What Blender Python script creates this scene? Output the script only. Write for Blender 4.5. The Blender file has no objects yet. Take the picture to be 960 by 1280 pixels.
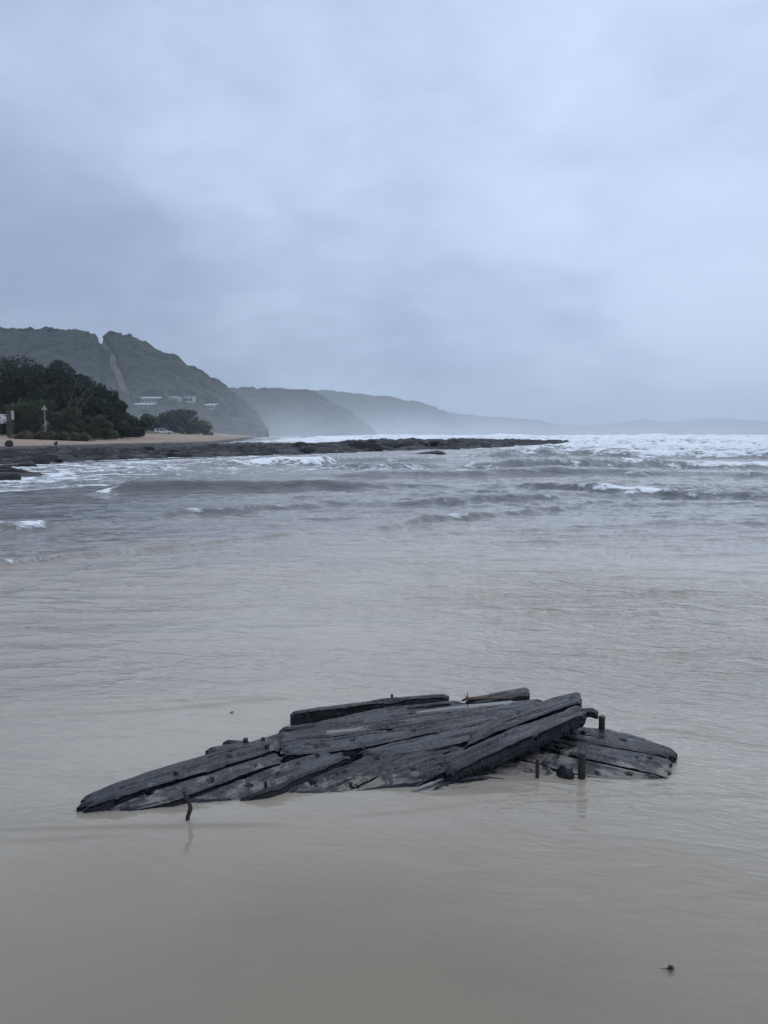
import bpy, bmesh, math, random
import numpy as np
from mathutils import Vector

random.seed(7)
rng = np.random.default_rng(11)
SC = bpy.context.scene
COL = SC.collection

# ------------------------------------------------------------------ camera
CAM_H, FPX = 1.75, 950.0
PITCH = math.atan(97.0 / FPX)
cam_d = bpy.data.cameras.new("camera")
cam_d.sensor_fit = 'VERTICAL'
cam_d.sensor_height = 36.0
cam_d.lens = 36.0 * FPX / 1280.0
cam_d.clip_start, cam_d.clip_end = 0.05, 40000
cam = bpy.data.objects.new("camera", cam_d)
cam.location = (0, 0, CAM_H)
cam.rotation_euler = (math.radians(90) - PITCH, 0, 0)
COL.objects.link(cam)
SC.camera = cam

# ------------------------------------------------------------------ sky
SUN_EL, SUN_AZ = math.radians(58), math.radians(35)     # azimuth measured from +Y towards +X
world = bpy.data.worlds.new("World")
SC.world = world
world.use_nodes = True


class NT:
    """small helper to write node trees"""
    def __init__(s, tree):
        s.t = tree
        s.t.nodes.clear()

    def n(s, typ, ins=None, **kw):
        nd = s.t.nodes.new(typ)
        for k, v in kw.items():
            setattr(nd, k, v)
        for k, v in (ins or {}).items():
            s.put(nd.inputs[k], v)
        return nd

    def put(s, sock, v):
        if isinstance(v, bpy.types.NodeSocket):
            s.t.links.new(v, sock)
        elif hasattr(v, 'outputs'):
            s.t.links.new(v.outputs[0], sock)
        else:
            sock.default_value = v

    def math(s, op, a, b=0.0, c=0.0, clamp=False):
        nd = s.n('ShaderNodeMath', operation=op, use_clamp=clamp)
        s.put(nd.inputs[0], a)
        s.put(nd.inputs[1], b)
        s.put(nd.inputs[2], c)
        return nd.outputs[0]

    def rng(s, v, a, b, c=0.0, d=1.0, smooth=True):
        nd = s.n('ShaderNodeMapRange', {0: v, 1: a, 2: b, 3: c, 4: d})
        nd.interpolation_type = 'SMOOTHSTEP' if smooth else 'LINEAR'
        return nd.outputs[0]

    def mix(s, f, a, b):
        nd = s.n('ShaderNodeMix', data_type='RGBA')
        s.put(nd.inputs[0], f)
        for k, v in ((6, a), (7, b)):
            if isinstance(v, tuple) and len(v) == 3:
                v = (*v, 1.0)
            s.put(nd.inputs[k], v)
        return nd.outputs[2]

    def noise(s, vec, scale, detail=4.0, rough=0.55, dist=0.0, scl=None):
        if scl is not None:
            vec = s.n('ShaderNodeMapping', {'Vector': vec, 'Scale': scl})
        return s.n('ShaderNodeTexNoise', {'Vector': vec, 'Scale': scale, 'Detail': detail,
                                          'Roughness': rough, 'Distortion': dist}).outputs[0]


w = NT(world.node_tree)
tc = w.n('ShaderNodeTexCoord').outputs['Generated']
sep = w.n('ShaderNodeSeparateXYZ', {0: tc})
nish = w.n('ShaderNodeTexSky', sky_type='NISHITA', sun_disc=False)
nish.sun_elevation, nish.sun_rotation = SUN_EL, SUN_AZ
nish.air_density, nish.dust_density, nish.ozone_density = 1.0, 2.0, 1.0
zc = w.math('MAXIMUM', sep.outputs[2], 0.0)
# a cloud ceiling: directions are projected on a level sheet overhead, so cloud shapes flatten towards the horizon
den = w.math('ADD', zc, 0.30)
cx = w.math('DIVIDE', sep.outputs[0], den)
cy = w.math('DIVIDE', sep.outputs[1], den)
cv = w.n('ShaderNodeCombineXYZ', {0: cx, 1: cy, 2: 35.6}).outputs[0]
big = w.noise(cv, 0.95, 3.0, 0.5, 0.3)
med = w.noise(cv, 2.8, 6.0, 0.55, 0.3)
fine = w.noise(cv, 8.0, 5.0, 0.6, 0.2)
side = w.math('MULTIPLY_ADD', sep.outputs[0], 0.80, 0.06)              # thicker cloud over the land, thinner out to sea
lum = w.math('ADD', w.math('MULTIPLY', w.math('SUBTRACT', big, 0.5), 1.9), w.math('MULTIPLY', w.math('SUBTRACT', med, 0.5), 0.85))
lum = w.math('ADD', lum, w.math('MULTIPLY', w.math('SUBTRACT', fine, 0.5), 0.35))
lum = w.math('ADD', lum, side)
f = w.rng(lum, -0.60, 0.72)
ccol = w.mix(f, (0.315, 0.392, 0.565), (0.640, 0.765, 0.985))
over = w.math('MULTIPLY_ADD', w.math('POWER', zc, 1.5), 0.60, 0.985)                # overcast sky: brighter towards the zenith
ccol = w.n('ShaderNodeVectorMath', {0: ccol, 'Scale': over}, operation='SCALE').outputs[0]
b1 = w.n('ShaderNodeBackground', {'Color': nish.outputs[0], 'Strength': 0.05})
b2 = w.n('ShaderNodeBackground', {'Color': ccol, 'Strength': 1.0})
mx = w.n('ShaderNodeMixShader', {0: 0.93, 1: b1, 2: b2})
w.n('ShaderNodeOutputWorld', {0: mx})

sun_d = bpy.data.lights.new("sun", 'SUN')
sun_d.energy, sun_d.angle, sun_d.color = 1.1, math.radians(115), (1.0, 0.97, 0.93)
sun = bpy.data.objects.new("sun", sun_d)
sdir = Vector((math.sin(SUN_AZ) * math.cos(SUN_EL), math.cos(SUN_AZ) * math.cos(SUN_EL), math.sin(SUN_EL)))
sun.rotation_euler = (-sdir).to_track_quat('-Z', 'Y').to_euler()
COL.objects.link(sun)

SC.view_settings.view_transform = 'Standard'
SC.view_settings.look = 'None'
SC.view_settings.exposure = 0.0
SC.view_settings.gamma = 1.0
SC.render.engine = 'CYCLES'
SC.cycles.use_denoising = True
SC.cycles.max_bounces = 6
SC.cycles.diffuse_bounces = 3
SC.cycles.glossy_bounces = 3
SC.cycles.volume_bounces = 2
SC.cycles.sample_clamp_indirect = 6.0


# ------------------------------------------------------------------ helpers
def ray(px, py):
    dx, dz = (px - 480.0), (640.0 - py)
    c, s = math.cos(PITCH), math.sin(PITCH)
    return np.array([dx, FPX * c + dz * s, -FPX * s + dz * c])


def G(px, py, z=0.0):
    """point of height z that the photograph shows at (px, py)"""
    d = ray(px, py)
    t = (z - CAM_H) / d[2]
    return np.array([d[0] * t, d[1] * t, z])


def D(px, py, dist):
    """point at ground distance dist (along +Y) shown at (px, py)"""
    d = ray(px, py)
    t = dist / d[1]
    return np.array([d[0] * t, dist, CAM_H + d[2] * t])


def hash3(ix, iy, iz):
    h = (ix.astype(np.int64) * 374761393 + iy.astype(np.int64) * 668265263 + iz.astype(np.int64) * 2147483647) & 0xFFFFFFFF
    h = ((h ^ (h >> 13)) * 1274126177) & 0xFFFFFFFF
    h = (h ^ (h >> 16)) & 0xFFFFFFFF
    return h / 4294967295.0


def vnoise(x, y, seed=0):
    """value noise in -1..1"""
    x = np.asarray(x, float)
    y = np.asarray(y, float)
    ix, iy = np.floor(x), np.floor(y)
    fx, fy = x - ix, y - iy
    fx = fx * fx * fx * (fx * (fx * 6 - 15) + 10)
    fy = fy * fy * fy * (fy * (fy * 6 - 15) + 10)
    s = np.full(ix.shape, seed)
    a, b = hash3(ix, iy, s), hash3(ix + 1, iy, s)
    c, d = hash3(ix, iy + 1, s), hash3(ix + 1, iy + 1, s)
    return ((a * (1 - fx) + b * fx) * (1 - fy) + (c * (1 - fx) + d * fx) * fy) * 2 - 1


def fbm(x, y, oct=4, seed=0, gain=0.5):
    v, a, t = 0.0, 1.0, 0.0
    for k in range(oct):
        v = v + a * vnoise(x * 2 ** k + 17.3 * k, y * 2 ** k - 9.1 * k, seed + k)
        t += a
        a *= gain
    return v / t


def sstep(a, b, x):
    t = np.clip((x - a) / (b - a), 0, 1)
    return t * t * (3 - 2 * t)


def mesh_obj(name, v, f, mat, parent=None, smooth=True, attrs=None, uv=None):
    me = bpy.data.meshes.new(name)
    v = np.asarray(v, float)
    if isinstance(f, np.ndarray):
        k = f.shape[1]
        me.vertices.add(len(v))
        me.vertices.foreach_set('co', v.ravel())
        me.loops.add(f.size)
        me.loops.foreach_set('vertex_index', f.ravel().astype(np.int32))
        me.polygons.add(len(f))
        me.polygons.foreach_set('loop_start', np.arange(0, f.size, k, dtype=np.int32))
        me.polygons.foreach_set('loop_total', np.full(len(f), k, dtype=np.int32))
        me.update(calc_edges=True)
        me.validate()
    else:
        me.from_pydata([tuple(p) for p in v], [], f)
        me.update()
    if smooth:
        me.polygons.foreach_set('use_smooth', np.ones(len(me.polygons), bool))
    for k, a in (attrs or {}).items():
        at = me.attributes.new(k, 'FLOAT', 'POINT')
        at.data.foreach_set('value', np.asarray(a, np.float32).ravel())
    if uv is not None:
        lay = me.uv_layers.new(name='UVMap')
        li = np.zeros(len(me.loops), np.int32)
        me.loops.foreach_get('vertex_index', li)
        lay.data.foreach_set('uv', np.asarray(uv, np.float32)[li].ravel())
    if mat is not None:
        me.materials.append(mat)
    o = bpy.data.objects.new(name, me)
    o.parent = parent
    COL.objects.link(o)
    return o


def tag(o, label=None, cat=None, group=None, kind=None):
    for k, v in (('label', label), ('category', cat), ('group', group), ('kind', kind)):
        if v:
            o[k] = v
    return o


def empty(name, loc, rz=0.0):
    o = bpy.data.objects.new(name, None)
    o.location = tuple(float(c) for c in loc)
    o.rotation_euler = (0, 0, rz)
    o.empty_display_size = 0.2
    COL.objects.link(o)
    return o


def copy_tree(o, parent=None):
    c = o.copy()
    COL.objects.link(c)
    c.parent = parent
    for ch in list(o.children):
        copy_tree(ch, c)
    return c


def grid_faces(n, m, wrap=False):
    i = np.arange(n - 1)[:, None]
    j = np.arange(m if wrap else m - 1)[None, :]
    j2 = (j + 1) % m
    a = i * m + j
    b = i * m + j2
    return np.stack([a, b, b + m, a + m], -1).reshape(-1, 4)


class MB:
    """collects boxes and tubes into one mesh"""
    def __init__(s):
        s.v, s.f = [], []

    def add(s, v, f):
        o = len(s.v)
        s.v += [tuple(map(float, p)) for p in v]
        s.f += [tuple(i + o for i in q) for q in f]
        return s

    def box(s, c, d):
        x, y, z = c
        a, b, e = d[0] / 2, d[1] / 2, d[2] / 2
        v = [(x + i * a, y + j * b, z + k * e) for k in (-1, 1) for j in (-1, 1) for i in (-1, 1)]
        return s.add(v, [(0, 2, 3, 1), (4, 5, 7, 6), (0, 1, 5, 4), (2, 6, 7, 3), (0, 4, 6, 2), (1, 3, 7, 5)])

    def prism(s, poly, y0, y1):
        """polygon in xz pushed along y"""
        n = len(poly)
        v = [(x, y0, z) for x, z in poly] + [(x, y1, z) for x, z in poly]
        return s.add(v, [tuple(range(n)), tuple(range(2 * n - 1, n - 1, -1))] +
                     [(i, i + n, (i + 1) % n + n, (i + 1) % n) for i in range(n)])

    def tube(s, pts, rad, n=8, jit=0.0, seed=0):
        r = random.Random(seed)
        pts = [Vector(p) for p in pts]
        rad = rad if hasattr(rad, '__len__') else [rad] * len(pts)
        v, f = [], []
        for i, p in enumerate(pts):
            t = (pts[min(i + 1, len(pts) - 1)] - pts[max(i - 1, 0)]).normalized()
            a = t.orthogonal().normalized() if i == 0 else (a - t * a.dot(t)).normalized()
            b = t.cross(a)
            for k in range(n):
                th = 2 * math.pi * k / n
                q = rad[i] * (1 + jit * (r.random() - 0.5))
                v.append(p + a * math.cos(th) * q + b * math.sin(th) * q)
        for i in range(len(pts) - 1):
            for k in range(n):
                f.append((i * n + k, i * n + (k + 1) % n, (i + 1) * n + (k + 1) % n, (i + 1) * n + k))
        f.append(tuple(range(n - 1, -1, -1)))
        f.append(tuple((len(pts) - 1) * n + k for k in range(n)))
        return s.add(v, f)

    def build(s, name, mat, parent=None, smooth=False):
        return mesh_obj(name, s.v, s.f, mat, parent, smooth)


# ------------------------------------------------------------------ materials
def new_mat(name):
    m = bpy.data.materials.new(name)
    m.use_nodes = True
    return m, NT(m.node_tree)


def finish(t, base, rough, normal=None, spec=0.5, **kw):
    ins = {'Base Color': (*base, 1.0) if isinstance(base, tuple) else base, 'Roughness': rough, 'Specular IOR Level': spec}
    if normal is not None:
        ins['Normal'] = normal
    ins.update(kw)
    p = t.n('ShaderNodeBsdfPrincipled', ins)
    t.n('ShaderNodeOutputMaterial', {0: p})
    return p


def simple_mat(name, a, b, scale=4.0, rough=0.7, bump=0.15, spec=0.4, dist=0.02):
    m, t = new_mat(name)
    co = t.n('ShaderNodeTexCoord').outputs['Object']
    nz = t.noise(co, scale, 6.0, 0.6)
    bp = t.n('ShaderNodeBump', {'Height': nz, 'Strength': bump, 'Distance': dist})
    finish(t, t.mix(t.rng(nz, 0.3, 0.7), a, b), rough, bp.outputs[0], spec)
    return m


def water_material():
    m, t = new_mat('turbid_sea_water')
    pos = t.n('ShaderNodeNewGeometry').outputs['Position']
    deep = t.n('ShaderNodeAttribute', attribute_name='deep').outputs['Fac']
    foam = t.n('ShaderNodeAttribute', attribute_name='foam').outputs['Fac']
    rip = t.n('ShaderNodeAttribute', attribute_name='rip').outputs['Fac']
    # silty thin water, paling outward with sky reflection put into the colour, greyer and darker where it is deeper
    patch = t.noise(pos, 0.35, 4.0, 0.6, 0.6, (0.5, 1.0, 1.0))
    fine = t.noise(pos, 2.6, 5.0, 0.6, 0.3, (0.5, 1.0, 1.0))
    shal = t.mix(t.rng(patch, 0.32, 0.68), (0.188, 0.158, 0.112), (0.216, 0.185, 0.136))
    shal = t.mix(t.rng(fine, 0.35, 0.75, 0.0, 0.35), shal, (0.170, 0.145, 0.110))
    mid = t.mix(t.rng(patch, 0.35, 0.65), (0.112, 0.106, 0.100), (0.130, 0.124, 0.118))
    silt_sheen = t.n('ShaderNodeAttribute', attribute_name='silt_sheen').outputs['Fac']
    px_ = t.n('ShaderNodeSeparateXYZ', {0: pos}).outputs[0]
    slate = t.mix(t.rng(patch, 0.35, 0.65), (0.090, 0.099, 0.108), (0.108, 0.116, 0.124))
    mid = t.mix(t.rng(t.math('ADD', px_, t.math('MULTIPLY', patch, 8.0)), -8.0, 6.0), mid, slate)   # brown run-off water near the beach, slate out to sea
    wat = t.mix(deep, t.mix(silt_sheen, shal, (0.320, 0.288, 0.232)), mid)
    # foam: threads and patches
    f1 = t.noise(pos, 1.3, 6.0, 0.65, 0.8, (0.45, 1.0, 1.0))
    f2 = t.noise(pos, 6.0, 5.0, 0.65, 0.5, (0.6, 1.0, 1.0))
    fn = t.math('ADD', t.math('MULTIPLY', f1, 0.62), t.math('MULTIPLY', f2, 0.38))
    fs = t.math('ADD', foam, t.math('MULTIPLY', t.math('SUBTRACT', fn, 0.5), 3.4))
    ff = t.rng(fs, 0.40, 0.80)
    has = t.rng(foam, 0.02, 0.12)
    ff = t.math('MULTIPLY', ff, has)
    col = t.mix(ff, wat, (0.80, 0.82, 0.83))
    # ripples, crests running across
    r1 = t.noise(pos, 6.0, 5.0, 0.65, 0.6, (0.5, 1.0, 1.0))
    r2 = t.noise(pos, 24.0, 3.0, 0.6, 0.5, (0.55, 1.0, 1.0))
    r3 = t.noise(pos, 1.7, 5.0, 0.65, 0.8, (0.45, 1.0, 1.0))
    def ridge(n_):
        return t.math('SUBTRACT', 1.0, t.math('ABSOLUTE', t.math('MULTIPLY_ADD', n_, 4.0, -2.0)))
    rot = t.n('ShaderNodeMapping', {'Vector': pos, 'Rotation': (0, 0, 0.22)}).outputs[0]
    r1 = ridge(t.noise(rot, 2.6, 3.0, 0.5, 0.5, (0.42, 1.0, 1.0)))
    r2 = ridge(t.noise(rot, 11.0, 3.0, 0.5, 0.4, (0.40, 1.0, 1.0)))
    r4 = ridge(t.noise(rot, 24.0, 2.0, 0.5, 0.3, (0.35, 1.0, 1.0)))
    near = t.math('SUBTRACT', 1.0, deep)
    hgt = t.math('ADD', t.math('MULTIPLY', r1, 0.032), t.math('MULTIPLY', r2, 0.010))
    hgt = t.math('ADD', hgt, t.math('MULTIPLY', t.math('MULTIPLY', r3, deep), 0.20))
    hgt = t.math('ADD', hgt, t.math('MULTIPLY', t.math('MULTIPLY', r4, near), 0.0042))
    hgt = t.math('MULTIPLY', hgt, rip)
    hgt = t.math('ADD', hgt, t.math('MULTIPLY', t.math('MULTIPLY', fn, ff), 0.12))
    bp = t.n('ShaderNodeBump', {'Height': hgt, 'Strength': 1.0, 'Distance': 1.0})
    ro = t.math('MULTIPLY_ADD', ff, 0.55, t.math('MULTIPLY_ADD', deep, 0.0, 0.08))
    finish(t, col, ro, bp.outputs[0], 0.5, IOR=1.33)
    return m


def ground_material():
    m, t = new_mat('beach_ground')
    pos = t.n('ShaderNodeNewGeometry').outputs['Position']
    soil = t.n('ShaderNodeAttribute', attribute_name='soil').outputs['Fac']
    wet = t.n('ShaderNodeAttribute', attribute_name='wet').outputs['Fac']
    a = t.noise(pos, 0.35, 5.0, 0.6, 0.4, (0.5, 1.0, 1.0))
    b = t.noise(pos, 3.0, 5.0, 0.6)
    sand = t.mix(t.rng(a, 0.35, 0.65), (0.26, 0.195, 0.145), (0.34, 0.265, 0.205))
    sand = t.mix(t.rng(b, 0.5, 0.75, 0, 0.35), sand, (0.16, 0.115, 0.08))
    grn = t.mix(t.rng(b, 0.3, 0.7), (0.050, 0.052, 0.026), (0.10, 0.088, 0.045))
    wets = t.mix(t.rng(b, 0.3, 0.7), (0.030, 0.030, 0.032), (0.055, 0.052, 0.05))
    c = t.mix(wet, t.mix(soil, sand, grn), wets)
    bp = t.n('ShaderNodeBump', {'Height': t.math('ADD', a, t.math('MULTIPLY', b, 0.3)), 'Strength': 0.5, 'Distance': 0.2})
    finish(t, c, t.math('MULTIPLY_ADD', wet, -0.2, 0.95), bp.outputs[0], 0.2)
    return m


def rock_material():
    m, t = new_mat('wet_dark_rock')
    pos = t.n('ShaderNodeNewGeometry').outputs['Position']
    a = t.noise(pos, 0.5, 6.0, 0.62, 0.4)
    b = t.noise(pos, 2.5, 6.0, 0.68, 0.3, (0.3, 0.5, 2.2))
    c = t.mix(t.rng(a, 0.35, 0.68), (0.008, 0.010, 0.013), (0.036, 0.037, 0.040))
    c = t.mix(t.rng(b, 0.50, 0.66, 0, 0.8), c, (0.12, 0.115, 0.106))  # pale streaks: wet reflections put into the colour, with foam and tan bits
    bp = t.n('ShaderNodeBump', {'Height': b, 'Strength': 0.8, 'Distance': 0.25})
    finish(t, c, t.rng(a, 0.3, 0.7, 0.6, 0.9), bp.outputs[0], 0.28)
    return m


def wood_material(name, dark, light, wetness=0.5, sandy=0.6):
    m, t = new_mat(name)
    uv = t.n('ShaderNodeUVMap').outputs[0]
    geo = t.n('ShaderNodeNewGeometry')
    pos = geo.outputs['Position']
    rnd = t.n('ShaderNodeObjectInfo').outputs['Random']
    uvr = t.n('ShaderNodeVectorMath', {0: uv, 1: t.n('ShaderNodeCombineXYZ', {0: t.math('MULTIPLY', rnd, 37.0), 1: t.math('MULTIPLY', rnd, 11.0), 2: 0.0})}, operation='ADD').outputs[0]
    grain = t.noise(uvr, 14.0, 7.0, 0.62, 0.5, (0.16, 2.6, 1.0))
    coarse = t.noise(uvr, 7.0, 6.0, 0.65, 0.8, (0.35, 1.0, 1.0))
    pit = t.noise(pos, 55.0, 4.0, 0.6)
    c = t.mix(t.rng(grain, 0.32, 0.70), dark, light)
    c = t.mix(t.rng(coarse, 0.35, 0.7, 0.0, 0.55), c, tuple(x * 0.55 for x in dark))
    # sand washed into the lower, rougher patches
    z = t.n('ShaderNodeSeparateXYZ', {0: pos}).outputs[2]
    nz = t.n('ShaderNodeSeparateXYZ', {0: geo.outputs['Normal']}).outputs[2]
    sn = t.noise(pos, 9.0, 5.0, 0.65, 0.6)
    low = t.rng(z, 0.005, 0.075, 1.0, 0.0)
    sf = t.math('MULTIPLY', t.math('MULTIPLY', t.rng(t.math('ADD', sn, t.math('MULTIPLY', low, 0.24)), 0.60, 0.78), t.rng(nz, 0.6, 0.9)), sandy)
    c = t.mix(sf, c, (0.20, 0.178, 0.148))
    ht = t.math('ADD', t.math('MULTIPLY', grain, 0.7), t.math('MULTIPLY', pit, 0.3))
    bp = t.n('ShaderNodeBump', {'Height': ht, 'Strength': 1.0, 'Distance': 0.02})
    ro = t.rng(coarse, 0.3, 0.7, 0.62 - 0.35 * wetness, 0.75 - 0.25 * wetness)
    finish(t, c, t.math('ADD', ro, t.rng(pit, 0.35, 0.65, -0.14, 0.22)), bp.outputs[0], 0.5)
    return m


def leaf_material(name, a, b, scale=0.35):
    m, t = new_mat(name)
    pos = t.n('ShaderNodeNewGeometry').outputs['Position']
    n1 = t.noise(pos, scale, 4.0, 0.6)
    n2 = t.noise(pos, 3.0, 3.0, 0.6)
    c = t.mix(t.rng(n1, 0.35, 0.65), a, b)
    c = t.mix(t.rng(n2, 0.4, 0.7, 0, 0.5), c, tuple(x * 1.4 for x in b))
    finish(t, c, 0.75, None, 0.25)
    return m


M = {}
M['water'] = water_material()
M['ground'] = ground_material()
M['rock'] = rock_material()
M['wood'] = wood_material('waterlogged_oak', (0.002, 0.003, 0.005), (0.020, 0.025, 0.034), 1.25, 0.9)
M['wood_dark'] = wood_material('waterlogged_oak_dark', (0.003, 0.004, 0.006), (0.013, 0.016, 0.022), 0.9, 0.15)
M['film'] = simple_mat('standing_water_on_wood', (0.03, 0.03, 0.028), (0.075, 0.068, 0.058), 12.0, 0.10, 0.05, 0.5)
M['pale_wood'] = wood_material('pale_splinter', (0.18, 0.17, 0.16), (0.32, 0.31, 0.30), 0.6, 0.0)
M['twig'] = simple_mat('brown_twig', (0.07, 0.045, 0.030), (0.12, 0.080, 0.052), 30, 0.7)
M['weed'] = simple_mat('red_weed', (0.045, 0.014, 0.012), (0.095, 0.035, 0.025), 60, 0.45)
M['iron'] = simple_mat('rusted_iron', (0.022, 0.019, 0.020), (0.045, 0.034, 0.030), 40, 0.6, 0.5)
M['scrub_far'] = leaf_material('hill_forest', (0.008, 0.013, 0.010), (0.017, 0.024, 0.016), 0.04)
M['scrub_earth'] = simple_mat('hill_earth', (0.075, 0.072, 0.056), (0.15, 0.14, 0.11), 0.08, 0.95, 0.0)
M['leaf_dark'] = leaf_material('dark_foliage', (0.015, 0.021, 0.015), (0.031, 0.041, 0.023))
M['leaf_green'] = leaf_material('green_foliage', (0.026, 0.038, 0.018), (0.056, 0.068, 0.032))
M['leaf_far'] = leaf_material('far_foliage', (0.018, 0.024, 0.015), (0.036, 0.044, 0.024))
M['grass'] = leaf_material('dune_grass', (0.075, 0.078, 0.036), (0.17, 0.15, 0.085), 0.6)
M['bark'] = simple_mat('bark', (0.055, 0.045, 0.036), (0.11, 0.095, 0.08), 3.0, 0.9, 0.4)
M['white'] = simple_mat('white_paint', (0.38, 0.39, 0.40), (0.46, 0.47, 0.47), 2.0, 0.5, 0.02)
M['car_white'] = simple_mat('white_car_paint', (0.50, 0.51, 0.52), (0.56, 0.57, 0.58), 2.0, 0.25, 0.0, 0.5)
M['cream'] = simple_mat('cream_render', (0.42, 0.40, 0.36), (0.52, 0.50, 0.46), 1.0, 0.8, 0.05)
M['greywall'] = simple_mat('grey_weatherboard', (0.14, 0.15, 0.15), (0.22, 0.23, 0.23), 1.0, 0.8, 0.05)
M['roof_light'] = simple_mat('pale_metal_roof', (0.40, 0.42, 0.43), (0.48, 0.49, 0.50), 1.0, 0.45, 0.03)
M['roof_grey'] = simple_mat('grey_metal_roof', (0.25, 0.27, 0.28), (0.33, 0.34, 0.35), 1.0, 0.5, 0.03)
M['glass'] = simple_mat('dark_glass', (0.02, 0.025, 0.03), (0.03, 0.035, 0.04), 1.0, 0.08, 0.0, 0.6)
M['rubber'] = simple_mat('rubber', (0.02, 0.02, 0.02), (0.03, 0.03, 0.03), 8.0, 0.85)
M['metal'] = simple_mat('grey_steel', (0.28, 0.29, 0.30), (0.36, 0.37, 0.38), 8.0, 0.4)
M['yellow'] = simple_mat('yellow_sign', (0.42, 0.40, 0.22), (0.50, 0.48, 0.30), 3.0, 0.45, 0.0)
M['black'] = simple_mat('black_print', (0.02, 0.02, 0.02), (0.03, 0.03, 0.03), 3.0, 0.5, 0.0)
M['red_lamp'] = simple_mat('tail_lamp_plastic', (0.25, 0.02, 0.02), (0.3, 0.03, 0.03), 3.0, 0.3, 0.0)
M['timber_post'] = simple_mat('brown_timber', (0.06, 0.045, 0.035), (0.11, 0.085, 0.065), 5.0, 0.85)

# ------------------------------------------------------------------ ground and sea
# shelf line: from A along U, inland is N
A0 = np.array([-22.0, 43.0])
U0 = np.array([45.0, 67.0]) / math.hypot(45, 67)
N0 = np.array([-U0[1], U0[0]])


def shore(X, Y):
    dx, dy = X - A0[0], Y - A0[1]
    return dx * U0[0] + dy * U0[1], dx * N0[0] + dy * N0[1]


def land_edge(t):
    return np.where(t < 60, 18 + 0.47 * np.maximum(t, -20), 46.2 + 0.9 * (t - 60))


def ground_z(X, Y):
    t, s = shore(X, Y)
    d = s - land_edge(t)
    z = np.where(d < 0, 0.70 + d * 0.22, 0.70 + 0.048 * d)
    z = np.where(d > 23, 1.80 + 0.85 * sstep(23, 28, d) + 0.004 * np.maximum(d - 28, 0), z)
    z = np.maximum(z, -0.9)
    far = sstep(12, 45, np.hypot(X, Y))
    sea = -0.05 - 0.6 * far
    z = np.where(d < 0, np.maximum(z, sea), z)
    z = np.where(Y < 20, sea, z)
    # low dark bank at the left edge of the cove
    q = np.hypot((X + 18.6) / 5.4, (Y - 31.5) / 4.6) + 0.10 * fbm(X * 0.5, Y * 0.5, 3, 5)
    z = np.maximum(z, 0.22 - 0.36 * sstep(0.35, 1.25, q) + 0.03 * fbm(X * 0.9, Y * 0.9, 3, 9))
    z = z + np.where(z > 0.2, 0.05 * fbm(X * 0.25, Y * 0.25, 4, 3), 0)
    return z


def reef_z(t, s):
    ragged = 3.2 * fbm(t * 0.09, s * 0.0, 4, 201) + 1.0 * fbm(t * 0.5, s * 0.1, 3, 202)
    front = s - ragged - np.interp(t, [-30, 0, 25, 45, 60, 80, 100], [0, 0, 0.5, 1, 0, 2, 1])
    wid = np.interp(t, [-40, 0, 30, 60, 75, 90, 104], [22, 22, 24, 24, 13, 9, 3])
    crest = np.interp(t, [-40, 0, 20, 40, 60, 75, 90, 100, 106], [.30, .32, .36, .42, .62, .80, .78, .62, -.3])
    up = sstep(-0.3, 2.6, front)
    down = np.where(t > 55, sstep(wid + 3, wid - 2, front), 1.0)
    z = crest * (0.75 + 0.25 * sstep(1, 12, front)) * up * down
    n = fbm(t * 0.22 + s * 0.1, s * 0.30, 5, 203, 0.55)
    led = (t * 0.07 + s * 0.45 + 1.3 * fbm(t * 0.08, s * 0.15, 3, 204))
    saw = led - np.floor(led)                               # tilted strata
    z = z + up * down * np.where(t < 60, 1 - 0.6 * sstep(8, 18, front), 1.0) * (0.34 * n + 0.55 * (0.5 - saw) * sstep(1.0, 0.88, saw) + 0.26 * fbm(t * 0.9, s * 1.1, 4, 209, .6) + 0.22 * (0.5 - np.abs(fbm(t * 1.1 + s * .4, s * 2.0, 3, 210)))) - 0.35 * (1 - up * down)
    gl = fbm(t * 0.35, s * 0.12, 3, 207)
    z = z - 0.45 * sstep(0.30, 0.55, gl) * up * sstep(14, 2, front)   # gutters where the wash runs in
    return z


def polar(rads, fine_deg=46, nf=520, nc=50):
    a = np.concatenate([np.linspace(-fine_deg, fine_deg, nf), np.linspace(fine_deg, 360 - fine_deg, nc + 2)[1:-1]])
    a = np.radians(a)
    R, T = np.meshgrid(rads, a, indexing='ij')
    X, Y = R * np.sin(T), R * np.cos(T)
    f = grid_faces(len(rads), len(a), wrap=True)[:, ::-1]
    return X, Y, f, len(a)


# --- ground sheet
r = np.concatenate([[0.02, 0.2], np.exp(np.linspace(math.log(0.5), math.log(30), 60)), np.exp(np.linspace(math.log(30), math.log(200), 260))[1:],
                    np.exp(np.linspace(math.log(200), math.log(10000), 70))[1:]])
X, Y, F, na = polar(r, 46, 260, 40)
Z = ground_z(X, Y)
t_, s_ = shore(X, Y)
d_ = s_ - land_edge(t_)
soil = sstep(22, 25, d_ + 1.2 * fbm(X * 0.3, Y * 0.3, 3, 21))
wet = np.where(d_ < 0, 1.0, sstep(0.8, -1, d_ + 0.8 * fbm(X * 0.2, Y * 0.2, 3, 22)))
V = np.stack([X, Y, Z], -1).reshape(-1, 3)
ground = mesh_obj('ground', V, F, M['ground'], attrs={'soil': soil.ravel(), 'wet': wet.ravel()})
tag(ground, 'tan sand beach and dune behind the dark reef', kind='structure')

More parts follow.
